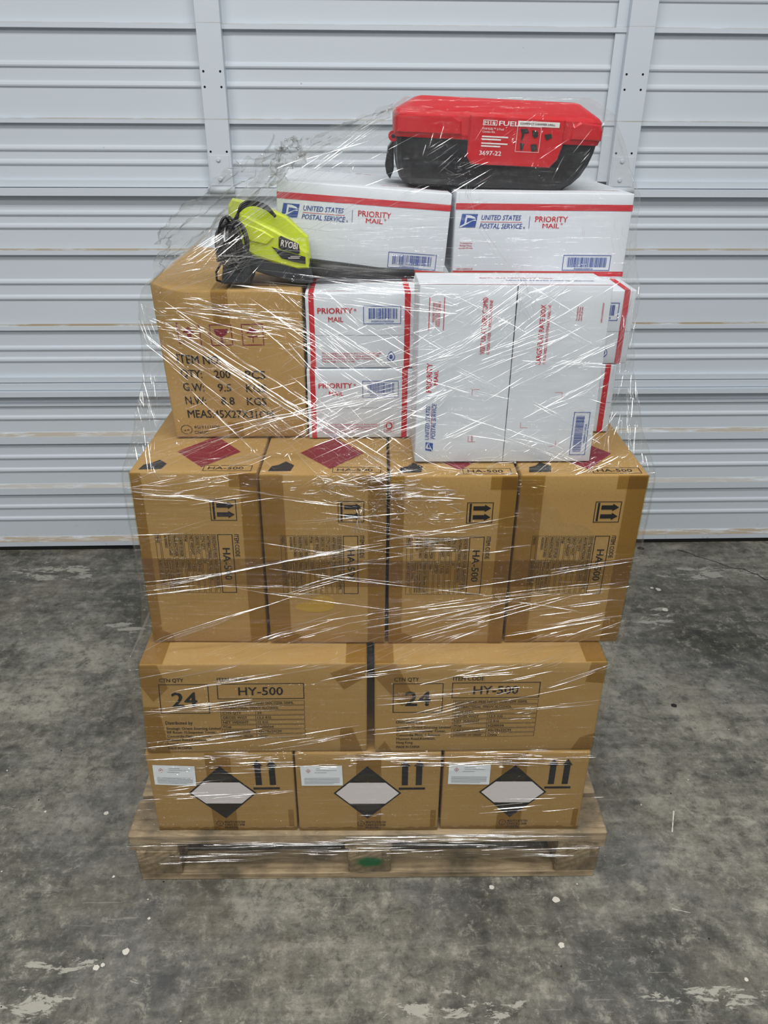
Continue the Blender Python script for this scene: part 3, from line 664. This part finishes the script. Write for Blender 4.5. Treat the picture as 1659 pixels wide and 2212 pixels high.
k = Print(); k.rect(.0, .0, w3, .0015); k.text('RETURN PRIORITY MAIL', .10, .05, .006, .12); k.build('red_lettering', M['red'], o, T(INK)); k = Print(); k.text('UNITED STATES POSTAL SERVICE', .14, .03, .006, .14); k.build('blue_lettering', M['blue'], o, T(INK))
Print().rect(0, .1085, w3, .112).build('raw_board_edge', M['edge'], o, T(INK))

# ---- two flat-rate boxes lying side by side on top
def flat_box(x, y, z, rot, label, seed, w):
    d, h = .311, .146
    o, F, T, b = carton('flat_rate_box', w, d, h, (x, y, z - (.003 if seed == 2 else 0)), [math.radians(a) for a in rot], M['white'], r=.002, bulge=.0012)
    tag(o, label, 'box', 'white postal boxes under the red tool case')
    H = lambda v: h - v
    Print().rect(0, H(.0285), w, H(.018)).build('red_stripe', M['red'], o, F(INK)); Print().rect(0, H(.1400), w, H(.1315)).build('red_stripe', M['red'], o, F(INK))
    k = Print(); k.text('PRIORITY', .141, H(.0475), .0092, .058, bold=.020); k.text('MAIL', .170, H(.0575), .0075, .030, align='c', bold=.020); k.text('\u00ae', .187, H(.0525), .0035); k.rect(.045, H(.0488), .118, H(.0480))
    for i, tx in enumerate(('To schedule free', 'Package Pickup,', 'scan the QR code.')): k.text(tx, .0215, H(.0855 + i * .0042), .0027, (.022, .022, .026)[i], align='c')
    k.text('USPS.COM/PICKUP', .0215, H(.130), .0027, .030, align='c'); k.build('red_lettering', M['red'], o, F(INK))
    k = Print(); kw = Print(); k.text('UNITED STATES', .046, H(.0450), .0080, .070, shear=.22, bold=.018); k.text('POSTAL SERVICE', .0435, H(.0590), .0080, .076, shear=.22, bold=.018); k.rect(.1308, H(.0585), .1316, H(.038)); k.text('\u00ae', .121, H(.059), .003)
    eagle(k, kw, lambda p, q: (.008 + p * .0235, H(.058) + q * .0225)); k.frame(.199, H(.130), .286, H(.103), .0011); k.build('blue_lettering', M['blue'], o, F(INK)); kw.build('eagle_mark', M['white'], o, F(INK + .0003))
    k = Print(); k.barcode(.207, H(.124), .279, H(.107), n=44, seed=seed + 8); k.text('PS00001000014', .221, H(.1285), .003, .034); k.build('barcode', M['blue'], o, F(INK))
    k = Print(); k.text('PRIORITY MAIL LARGE FLAT RATE BOX', .18, .045, .006, .12); k.build('red_lettering', M['red'], o, T(INK)); k = Print(); k.text('RETURN', .14, .26, .007, .03); k.build('red_lettering', M['red'], o, T(INK)); k = Print(); k.text('UNITED STATES POSTAL SERVICE', .05, .27, .005, .08); k.build('blue_lettering', M['blue'], o, T(INK))
    return o
flat_box(-.0110, 1.424, 1.2165, (0, 4.2, 1.2), 'white postal box tilted beside the lime blower, left of the top pair', 1, .302)
flat_box(.3115, 1.424, 1.2105, (0, .5, .3), 'white postal box lying level under the tool case, right of the top pair', 2, .312)

# ------------------------------------------------------------------ red and black tool case
case = empty('tool_case', (.2220, 1.462, 1.3562), (math.radians(0), math.radians(2.2), math.radians(-1.5)))
tag(case, 'red and black hard plastic tool case lying on top of the white boxes', 'tool case')
def loft(rings, name, mat, parent, bev=.003):
    """rings of (z, x0, x1, y0, y1, corner cut) stacked upward"""
    m = MB(); n = None
    for (z, x0, x1, y0, y1, c) in rings:
        rr = []
        for (cx, cy, a0) in ((x1 - c, y1 - c, 0), (x0 + c, y1 - c, 90), (x0 + c, y0 + c, 180), (x1 - c, y0 + c, 270)):
            for k in range(4): a = math.radians(a0 + 30 * k); rr.append(Vector((cx + c * math.cos(a), cy + c * math.sin(a), z)))
        n = len(rr); m.v += rr
    for i in range(len(rings) - 1):
        for k in range(n): m.f.append([i * n + k, i * n + (k + 1) % n, (i + 1) * n + (k + 1) % n, (i + 1) * n + k])
    m.f.append(list(range(n))[::-1]); m.f.append([(len(rings) - 1) * n + k for k in range(n)])
    return m.build(name, mat, parent)
loft([(-.001, -.140, .120, .012, .17, .018), (.003, -.155, .132, .004, .175, .022), (.012, -.163, .146, .001, .178, .022), (.026, -.168, .160, 0, .18, .022), (.045, -.171, .170, -.001, .182, .02), (.062, -.172, .176, -.001, .182, .02), (.078, -.172, .179, -.001, .182, .018)], 'case_base', M['blackplastic'], case)
lid = loft([(.0765, -.174, .180, -.004, .186, .016), (.083, -.176, .182, -.005, .187, .016), (.112, -.177, .182, -.003, .187, .016), (.118, -.174, .178, .004, .185, .016), (.139, -.138, .150, .045, .165, .014), (.141, -.130, .142, .052, .16, .012)], 'case_lid', M['redplastic'], case)
m = MB(); m.prism([(-.048, .114), (-.048, .050), (-.040, .039), (.096, .039), (.108, .052), (.114, .074), (.114, .114)], -.0125, .01, .003); panel = m.build('lid_front_panel', M['redplastic'], case)
m = MB(); m.prism([(-.174, .084), (-.174, .108), (-.130, .112), (-.075, .112), (-.062, .104), (-.060, .084)], -.0095, .01, .004); m.build('lid_corner_boss', M['redplastic'], lid)
m = MB(); m.prism([(.126, .084), (.128, .104), (.140, .112), (.176, .108), (.180, .100), (.180, .084)], -.0095, .01, .004); m.build('lid_corner_boss', M['redplastic'], lid)
PF = lambda off: (lambda u, v: Vector((u, -.0127 - off, v)))
k = Print(); k.frame(-.026, .1005, -.002, .1085, .0010); k.text('M18', -.024, .1022, .0044, .019, bold=.024); k.text('FUEL', .001, .1008, .0070, .034, bold=.02)
k.text('M18 FUEL\u2122 2-Tool', -.026, .0935, .0032, .036); k.text('Combo Kit', -.026, .0890, .0032)
for i in range(4): k.rect(-.026, .0820 - i * .0042 - (.002 if i > 1 else 0), .019 - (i % 2) * .012, .0842 - i * .0042 - (.002 if i > 1 else 0))
k.text('3697-22', -.028, .0545, .0066, .038, bold=.018); k.build('white_lettering', M['dwhite'], panel, PF(INK))
k = Print(); k.rect(.033, .1015, .104, .1095); k.frame(.033, .062, .074, .1015, .0006); k.build('white_sticker', M['dwhite'], panel, PF(INK * 1.3))
k = Print(); k.text('COMPACT HAMMER DRILL', .037, .1040, .0030, .060); k.poly([(.038, .097), (.050, .098), (.054, .092), (.046, .090), (.044, .080), (.041, .080), (.042, .090)]); k.poly([(.058, .096), (.068, .095), (.070, .087), (.064, .084), (.060, .088)]); k.poly([(.040, .076), (.048, .075), (.046, .066), (.042, .064)]); k.poly([(.058, .074), (.069, .075), (.071, .066), (.062, .063)]); k.poly([(.080, .090), (.092, .092), (.094, .086), (.084, .082)]); k.build('pictograms', M['ink'], panel, PF(INK * 2))
m = MB(); m.tube([(-.1765, .012, .076), (-.1765, .045, .076)], .0085, 14); hg = m.build('hinge_lug', M['redplastic'], case); m = MB(); m.tube([(-.1765, .0110, .076), (-.1765, .047, .076)], .0035, 10); m.build('hinge_pin', M['blackplastic'], hg)
m = MB(); m.prism([(-.174, .070), (-.184, .055), (-.188, .025), (-.185, .012), (-.178, .004), (-.172, .02)], .06, .13, .002); m.build('end_latch', M['blackplastic'], case)

# ------------------------------------------------------------------ lime blower with its cord
bl = empty('leaf_blower', (-.18, 1.372, ZC + .2735)); tag(bl, 'lime green and black corded leaf blower standing on the dented carton', 'leaf blower')
BX, BY, BZ = -.18, 1.372, ZC + .2735
def Q(px, pz): return (px - BX, pz - BZ)
shell = [(-.218, 1.322), (-.212, 1.330), (-.200, 1.327), (-.150, 1.304), (-.118, 1.283), (-.100, 1.268), (-.097, 1.243), (-.115, 1.242), (-.155, 1.252), (-.187, 1.262), (-.210, 1.277), (-.219, 1.298)]
m = MB(); m.prism([Q(*p) for p in shell], -.036, -.012, .004); m.build('lime_housing', M['lime'], bl)
back = [(-.232, 1.336), (-.225, 1.346), (-.180, 1.338), (-.135, 1.318), (-.100, 1.285), (-.097, 1.248), (-.18, 1.268), (-.235, 1.300)]
m = MB(); m.prism([Q(*p) for p in back], .016, .038, .004); m.build('lime_housing', M['lime'], bl)
facet = [(-.207, 1.318), (-.168, 1.303), (-.152, 1.292), (-.164, 1.281), (-.192, 1.286), (-.208, 1.298)]
m = MB(); m.prism([Q(*p) for p in facet], -.0385, -.03, .003); m.build('raised_facet', M['lime'], bl)
core = [(-.214, 1.318), (-.150, 1.292), (-.100, 1.262), (-.098, 1.246), (-.155, 1.255), (-.205, 1.280)]
m = MB(); m.prism([Q(*p) for p in core], -.014, .018, 0)
for i in range(5): x = -.160 + i * .010; m.box(x - BX, x + .005 - BX, -.006, .012, 1.288 - i * .006 - BZ, 1.303 - i * .006 - BZ, r=.001)
m.build('motor_vents', M['lime'], bl)
low = [(-.214, 1.281), (-.187, 1.266), (-.155, 1.256), (-.115, 1.246), (-.097, 1.2465), (-.092, 1.218), (-.115, 1.217), (-.140, 1.224), (-.165, 1.230), (-.195, 1.240), (-.222, 1.258)]
m = MB(); m.prism([Q(*p) for p in low], -.032, .034, .003); m.build('black_housing', M['greyplastic'], bl)
m = MB(); m.prism([(-.064, 0), (-.017, 0), (-.014, .050), (-.020, .062), (-.048, .064), (-.056, .050)], -.048, .042, .004); m.build('foot', M['greyplastic'], bl)
m = MB(); m.tube([(-.100 - BX, .020, 1.232 - BZ), (-.04 - BX, .024, 1.2275 - BZ), (.02 - BX, .030, 1.2225 - BZ), (.085 - BX, .036, 1.2200 - BZ)], [.018, .0145, .0105, .008], 16); m.build('nozzle', M['blackplastic'], bl, True)
ang = math.radians(-10); LB = lambda off: (lambda u, v: Vector((u - BX, -.0366 - off, v - BZ)))
k = Print(); k.poly([(-.145, 1.293), (-.141, 1.2955), (-.117, 1.285), (-.112, 1.282), (-.111, 1.2685), (-.114, 1.2665), (-.142, 1.274), (-.146, 1.277)]); k.poly([(-.158, 1.2785), (-.142, 1.2725), (-.102, 1.262), (-.1025, 1.2505), (-.122, 1.254), (-.142, 1.260)]); k.build('dark_plates', M['blackplastic'], bl, LB(.0008))
k = Print(); k.text('RYOBI', -.1425, 1.2800, .0098, .028, rot=-13, bold=.03); k.rect(-.131, 1.2595, -.112, 1.2608); k.rect(-.127, 1.2625, -.110, 1.2634); k.build('white_lettering', M['dwhite'], bl, LB(.0012))
m = MB(); rc = random.Random(11)
for i in range(9):
    cx = -.222 + rc.uniform(-.010, .012); cy = -.040 - rc.uniform(0, .012); cz = 1.283 + rc.uniform(-.004, .006); a = rc.uniform(.010, .020); bz = rc.uniform(.028, .040); tl = rc.uniform(-.25, .15)
    m.tube([(cx - BX + a * math.cos(t) + tl * bz * math.sin(t) * .4, cy + .010 * math.sin(t + i), cz - BZ + bz * math.sin(t)) for t in [2 * pi * q / 26 for q in range(26)]], .0021, 7, True)
for i in range(3):
    pts = [(-.224 + i * .004, -.035, 1.285), (-.217 + i * .003, -.040, 1.315), (-.203, -.036, 1.336 + i * .003), (-.185, -.020, 1.341 + i * .0025), (-.165, -.004 + i * .004, 1.332 + i * .002), (-.150, .0, 1.318)]
    sm = []
    for q in range(len(pts) - 1):
        p0, p1, p2, p3 = (Vector(pts[max(0, min(len(pts) - 1, q + e))]) for e in (-1, 0, 1, 2))
        for t in (0, .2, .4, .6, .8): sm.append(.5 * ((2 * p1) + (p2 - p0) * t + (2 * p0 - 5 * p1 + 4 * p2 - p3) * t * t + (3 * p1 - p0 - 3 * p2 + p3) * t ** 3))
    m.tube([(p.x - BX, p.y, p.z - BZ) for p in sm], .0021, 7)
m.tube([(-.232 - BX, -.04, 1.262 - BZ), (-.243 - BX, -.042, 1.252 - BZ), (-.252 - BX, -.04, 1.238 - BZ), (-.253 - BX, -.036, 1.224 - BZ), (-.245 - BX, -.03, 1.2195 - BZ)], .002, 7)
m.build('power_cord', M['cord'], bl, True)
m = MB(); m.tube([(-.222 - BX, -.036, 1.318 - BZ), (-.222 - BX, -.036, 1.305 - BZ), (-.22 - BX, -.036, 1.298 - BZ)], [.006, .0075, .004], 12); m.tube([(-.240 - BX, -.030, 1.285 - BZ), (-.238 - BX, -.030, 1.255 - BZ)], [.012, .014], 14); m.build('cord_plug', M['cord'], bl, True)

# ------------------------------------------------------------------ stretch film
RINGS = [  # z, then six corners: left front, inner left, inner right, right front, right back, left back
    (.080, (-.512, 1.088), (.07, 1.083), (.38, 1.080), (.502, 1.079), (.515, 1.62), (-.495, 1.64)),
    (.148, (-.512, 1.088), (.07, 1.083), (.38, 1.080), (.502, 1.079), (.515, 1.62), (-.495, 1.64)),
    (.250, (-.478, 1.096), (.07, 1.090), (.38, 1.087), (.476, 1.086), (.47, 1.60), (-.46, 1.60)),
    (.366, (-.446, 1.104), (.07, 1.095), (.38, 1.091), (.443, 1.090), (.45, 1.58), (-.445, 1.58)),
    (.480, (-.444, 1.107), (.07, 1.098), (.38, 1.094), (.443, 1.093), (.45, 1.58), (-.442, 1.58)),
    (.588, (-.442, 1.108), (.07, 1.097), (.38, 1.093), (.446, 1.093), (.45, 1.60), (-.44, 1.58)),
    (.620, (-.420, 1.150), (.07, 1.138), (.38, 1.134), (.472, 1.134), (.482, 1.62), (-.425, 1.62)),
    (.700, (-.413, 1.166), (.07, 1.151), (.38, 1.149), (.4815, 1.150), (.486, 1.62), (-.415, 1.62)),
    (.930, (-.413, 1.169), (.07, 1.151), (.38, 1.150), (.4835, 1.152), (.486, 1.62), (-.415, 1.62)),
    (.946, (-.411, 1.171), (.07, 1.153), (.38, 1.152), (.4815, 1.154), (.486, 1.64), (-.413, 1.66)),
    (1.00, (-.398, 1.225), (.07, 1.180), (.392, 1.176), (.470, 1.215), (.470, 1.66), (-.400, 1.72)),
    (1.08, (-.384, 1.280), (.07, 1.190), (.394, 1.184), (.463, 1.285), (.463, 1.66), (-.390, 1.74)),
    (1.195, (-.382, 1.306), (.07, 1.193), (.394, 1.190), (.468, 1.322), (.468, 1.68), (-.380, 1.74)),
    (1.216, (-.374, 1.308), (.07, 1.194), (.394, 1.190), (.470, 1.330), (.475, 1.70), (-.372, 1.74)),
    (1.250, (-.320, 1.306), (.06, 1.198), (.398, 1.196), (.472, 1.385), (.478, 1.74), (-.32, 1.74)),
    (1.300, (-.262, 1.308), (.02, 1.315), (.440, 1.330), (.476, 1.412), (.482, 1.75), (-.26, 1.75)),
    (1.354, (-.212, 1.345), (.00, 1.400), (.455, 1.408), (.476, 1.418), (.480, 1.75), (-.20, 1.75)),
    (1.392, (-.168, 1.405), (.05, 1.425), (.430, 1.430), (.462, 1.445), (.465, 1.73), (-.165, 1.75)),
    (1.440, (-.045, 1.440), (.10, 1.440), (.420, 1.440), (.440, 1.458), (.440, 1.68), (-.02, 1.70)),
    (1.474, (.028, 1.450), (.11, 1.448), (.402, 1.448), (.427, 1.470), (.425, 1.66), (.052, 1.66)),
    (1.500, (.070, 1.505), (.12, 1.500), (.380, 1.496), (.392, 1.512), (.39, 1.63), (.09, 1.63))]
SEG = (96, 66, 22, 34, 30, 34)
def film_mesh():
    zs = []
    for i in range(len(RINGS) - 1):
        a, b = RINGS[i][0], RINGS[i + 1][0]; n = max(1, int(round((b - a) / .011))); zs += [a + (b - a) * k / n for k in range(n)]
    zs.append(RINGS[-1][0]); n = sum(SEG); verts = []; uvs = []
    for z in zs:
        i = max(0, min(len(RINGS) - 2, sum(1 for r_ in RINGS if r_[0] <= z) - 1)); a, b = RINGS[i], RINGS[i + 1]; t = (z - a[0]) / (b[0] - a[0])
        c = [Vector(a[k]).lerp(Vector(b[k]), t) for k in range(1, 7)]; per = 0; col = []
        for e in range(6):
            p, q = c[e], c[(e + 1) % 6]
            for s in range(SEG[e]): pt = p.lerp(q, s / SEG[e]); col.append((pt, per + (q - p).length * s / SEG[e]))
            per += (q - p).length
        cen = Vector((.03, 1.42)); up_ = max(0, min(1, (z - .95) / .1)); amp = .0012 + .0035 * up_
        for pt, u in col:
            out = (pt - cen).normalized(); k = mnoise.noise(Vector((u * 9 + z * 3, z * 22, 3.1))) + .6 * mnoise.noise(Vector((u * 30, z * 40 + u * 12, 9.7)))
            verts.append((pt.x + out.x * k * amp, pt.y + out.y * k * amp, z)); uvs.append((u, z))
    faces = []
    for j in range(len(zs) - 1):
        for k in range(n): faces.append((j * n + k, j * n + (k + 1) % n, (j + 1) * n + (k + 1) % n, (j + 1) * n + k))
    return verts, faces, uvs
wrap = empty('stretch_wrap', (.0, 1.35, .10)); tag(wrap, 'clear plastic stretch film wound around the whole stack of boxes', 'stretch film')
OFF = Vector((.0, 1.35, .10))
fv, ff, fuv = film_mesh()
film = mesh_obj('film_sheet', [Vector(v) - OFF for v in fv], ff, M['film'], wrap, True)
ul = film.data.uv_layers.new(name='film')
for lp in film.data.loops: ul.data[lp.index].uv = fuv[lp.vertex_index]
bvh = BVHTree.FromPolygons([Vector(v) for v in fv], [list(f) for f in ff])
def on_film(x, z, off):
    h_ = bvh.ray_cast(Vector((x, .5, z)), Vector((0, 1, 0)))
    if h_[0] is None: return None
    n_ = h_[1];
    if n_.y > 0: n_ = -n_
    return h_[0] + n_ * off, n_
CAMP = Vector((-.0155, 0, 1.4886))
def fold_tilt(p):
    """lean of a fold's upper side; aimed to mirror a lamp into the camera, so highlights are shaped in"""
    lx, ly, _ = RT.choice(LAMPS[:6]); a = (CAMP - p).normalized() + (Vector((lx, ly, 3.5)) - p).normalized()
    return max(.12, min(1.35, math.atan2(a.z, -a.y) + RT.gauss(0, .21)))
folds = MB()
def strand(pts, w, hgt=None, taper=True):
    """a thin rounded ridge of gathered film following the sheet; pts are (x, z)"""
    P = []
    for x, z in pts:
        q = on_film(x, z, .0003)
        if q is None: continue
        P.append(q)
    if len(P) < 3: return
    o = len(folds.v); N = len(P); tilt = fold_tilt(P[N // 2][0]); ph = RT.uniform(0, 100)
    for i, (p, n_) in enumerate(P):
        d = P[min(i + 1, N - 1)][0] - P[max(i - 1, 0)][0]
        if d.length < 1e-7: d = Vector((1, 0, 0))
        d.normalize(); s = d.cross(n_); s.normalize()
        if s.z < 0: s = -s
        t = i / (N - 1); ww = w * (max(.12, math.sin(pi * t) ** .5) if taper else 1)
        tt = tilt + .22 * mnoise.noise(Vector((ph, i * .35, 0))); hh = ww * .62 * math.sin(tt); bb = ww * .62 * math.cos(tt)
        for a_, b_ in ((bb * .5, 0), (0, hh * .56), (-bb * .5, hh), (-bb * .5 - hh * .35, 0)): folds.v.append(p + s * a_ + n_ * b_)
    for i in range(N - 1):
        for k in range(3): folds.f.append([o + i * 4 + k, o + i * 4 + k + 1, o + (i + 1) * 4 + k + 1, o + (i + 1) * 4 + k])
def field(n, xr, zr, angs, ln, w, curve=.012, seed=0, grp=(2, 7)):
    """sheaves of parallel ridges: each sheaf shares one direction, as pulled film does"""
    r = random.Random(seed); left = n
    while left > 0:
        am, asd = r.choice(angs); ga = r.gauss(am, asd); gx = r.uniform(*xr); gz = r.uniform(*zr); gl = r.uniform(*ln) * r.uniform(.5, 1); sp = r.uniform(.0016, .0060)
        for _ in range(min(left, r.randint(*grp))):
            left -= 1; a = math.radians(ga + r.gauss(0, .5)); L = gl * r.uniform(.35, 1.1); off = r.gauss(0, 1) * sp * 1.6; al = r.gauss(0, .35) * gl
            cx = gx + al * math.cos(a) - off * math.sin(a); cz = gz + al * math.sin(a) + off * math.cos(a); c = r.uniform(-curve, curve) * L
            cz = min(max(cz, zr[0] - .01), zr[1] + .01)
            m_ = max(4, min(26, int(L / .012))); pts = []
            for i in range(m_ + 1):
                t = i / m_ - .5; x = cx + L * t * math.cos(a) - c * (1 - 4 * t * t) * math.sin(a); z = cz + L * t * math.sin(a) + c * (1 - 4 * t * t) * math.cos(a)
                if -.515 < x < .505: pts.append((x, z))
            strand(pts, WS * (w[0] + (w[1] - w[0]) * 1.15 * r.random() ** 1.9))
WS = 1.0
field(130, (-.42, .45), (.084, .150), [(0, 1.2)], (.04, .34), (.0006, .0018), seed=1)
field(150, (-.43, .43), (.338, .374), [(0, 2.5)], (.02, .20), (.0006, .0018), seed=2)
field(34, (-.42, .42), (.17, .33), [(3, 4)], (.03, .22), (.0005, .0014), seed=3)
field(80, (-.42, .43), (.385, .55), [(9, 5)], (.04, .32), (.0005, .0014), seed=4)
field(170, (-.30, .44), (.56, .69), [(14, 5)], (.05, .32), (.0006, .0017), seed=5)
field(115, (-.40, .46), (.69, .90), [(8, 6), (-6, 4)], (.05, .36), (.0005, .0013), seed=6)
field(190, (-.39, .46), (.905, .962), [(2, 9)], (.02, .17), (.0005, .0014), seed=7)
field(330, (-.08, .16), (.86, .965), [(14, 26), (-30, 20)], (.008, .05), (.0004, .0013), .06, seed=8, grp=(1, 3))
field(240, (-.39, .46), (.925, .975), [(5, 30)], (.006, .04), (.0005, .0015), .06, seed=28, grp=(1, 3))
field(330, (.08, .39), (.955, 1.235), [(28, 7), (30, 6), (-16, 7)], (.03, .20), (.0005, .0013), seed=9)
field(260, (-.12, .09), (.955, 1.21), [(-34, 7), (28, 8)], (.03, .18), (.0005, .0013), seed=10)
field(120, (-.36, -.10), (1.14, 1.20), [(-4, 8)], (.012, .10), (.0005, .0018), seed=11)
field(55, (-.34, -.08), (1.0, 1.16), [(-32, 5)], (.05, .25), (.0005, .0012), seed=12)
field(70, (-.36, .05), (.95, 1.06), [(21, 5)], (.06, .32), (.0006, .0014), seed=13)
field(115, (-.14, .12), (1.21, 1.33), [(-2, 2)], (.05, .24), (.0006, .0018), seed=14)
field(60, (.12, .46), (1.20, 1.35), [(62, 10), (-60, 10)], (.02, .10), (.0005, .0012), seed=15)
field(34, (.10, .42), (1.36, 1.48), [(48, 12), (36, 10)], (.02, .14), (.0005, .0014), seed=16)
field(55, (-.12, .20), (1.33, 1.43), [(18, 5), (26, 5)], (.05, .22), (.0006, .0015), seed=17)
field(130, (.395, .478), (.955, 1.20), [(84, 8), (70, 10)], (.01, .10), (.0004, .0012), seed=18, grp=(1, 4))
field(150, (-.41, -.365), (.955, 1.20), [(95, 10), (110, 12)], (.01, .09), (.0004, .0012), seed=19, grp=(1, 4))
field(120, (-.34, -.12), (1.21, 1.36), [(40, 8)], (.02, .14), (.0004, .0010), seed=20)
field(520, (-.38, .46), (.95, 1.25), [(0, 60), (30, 40)], (.003, .014), (.0004, .0012), .1, seed=21)
field(160, (-.36, .0), (1.19, 1.40), [(35, 40)], (.003, .015), (.0004, .0012), .1, seed=22)
field(90, (.05, .45), (1.33, 1.49), [(50, 40)], (.003, .014), (.0004, .0012), .1, seed=23)
field(120, (-.40, .46), (.33, .38), [(0, 20)], (.003, .012), (.0004, .0012), .1, seed=24)
# rope-like bands of film pulled across the load
r5 = random.Random(5)
def band(p, q, n, spread, w):
    for _ in range(n):
        a = r5.gauss(0, spread); b_ = r5.gauss(0, spread); strand([(p[0] + (q[0] - p[0]) * t, p[1] + a + (q[1] + b_ - p[1] - a) * t) for t in [i / 40 for i in range(41)]], WS * r5.uniform(*w))
band((-.335, 1.155), (.08, .93), 7, .006, (.0008, .0018))
band((-.38, .955), (.06, 1.075), 16, .012, (.0007, .0016))
band((-.40, .715), (-.02, .805), 4, .003, (.0008, .0016))
band((-.36, 1.222), (.03, 1.462), 26, .010, (.0004, .0011))
band((-.355, 1.225), (-.12, 1.30), 18, .016, (.0004, .0010))
band((.425, 1.455), (.474, 1.35), 8, .004, (.0004, .0010))
band((-.30, 1.19), (-.10, 1.17), 14, .008, (.0006, .0014))
band((-.10, .78), (.20, .83), 3, .003, (.0008, .0014))
fo = folds.build('film_folds', M['fold'], wrap, False); fo.data.transform(Matrix.Translation(-OFF)); fo['kind'] = 'stuff'

def crumple(name, corners, nu, nv, amp, seed):
    """a loose crumpled piece of film between four corners"""
    a, b_, c, d = [Vector(p) for p in corners]; vs = []; fs = []
    for j in range(nv + 1):
        for i in range(nu + 1):
            u, v = i / nu, j / nv; p = (a.lerp(b_, u)).lerp(d.lerp(c, u), v)
            q = Vector((mnoise.noise(Vector((u * 5, v * 5, seed))), mnoise.noise(Vector((u * 6, v * 4, seed + 5))), mnoise.noise(Vector((u * 4, v * 6, seed + 9))))) + .5 * Vector((mnoise.noise(Vector((u * 14, v * 14, seed))), mnoise.noise(Vector((u * 13, v * 15, seed + 3))), mnoise.noise(Vector((u * 15, v * 12, seed + 7)))))
            e = min(u, 1 - u, .25) * 4 * min(v, 1 - v, .25) * 4; vs.append(p.lerp(a.lerp(c, .5), .25 * (1 - e) * abs(mnoise.noise(Vector((u * 9, v * 9, seed + 20))))) + q * amp * (1.6 - .6 * e) - OFF)
    for j in range(nv):
        for i in range(nu): k = j * (nu + 1) + i; fs.append([k, k + 1, k + nu + 2, k + nu + 1])
    o = mesh_obj(name, vs, fs, M['film_loose'], wrap, True); ul_ = o.data.uv_layers.new(name='film')
    for lp in o.data.loops: v = o.data.vertices[lp.vertex_index].co; ul_.data[lp.index].uv = (v.x + v.y, v.z)
    return o
crumple('loose_film_flap', ((-.362, 1.325, 1.222), (-.130, 1.41, 1.385), (-.150, 1.44, 1.440), (-.345, 1.37, 1.305)), 60, 22, .011, 1.0)
crumple('loose_film_flap', ((-.165, 1.40, 1.37), (-.100, 1.42, 1.40), (-.105, 1.44, 1.440), (-.150, 1.42, 1.430)), 22, 16, .010, 4.0)
crumple('loose_film_flap', ((-.120, 1.42, 1.400), (.06, 1.45, 1.475), (.05, 1.47, 1.490), (-.10, 1.45, 1.440)), 30, 10, .006, 7.0)
tl = MB()
for i in range(4):
    r6 = random.Random(i); tl.tube([(-.022 + i * .003 + .004 * math.sin(q * .7 + i), 1.152 - .003 * (q % 3) - .006, .885 - q * .0065) for q in range(8)], .0006, 5)
tl.build('film_tail', M['fold'], wrap, True, deform=lambda p: p - OFF)
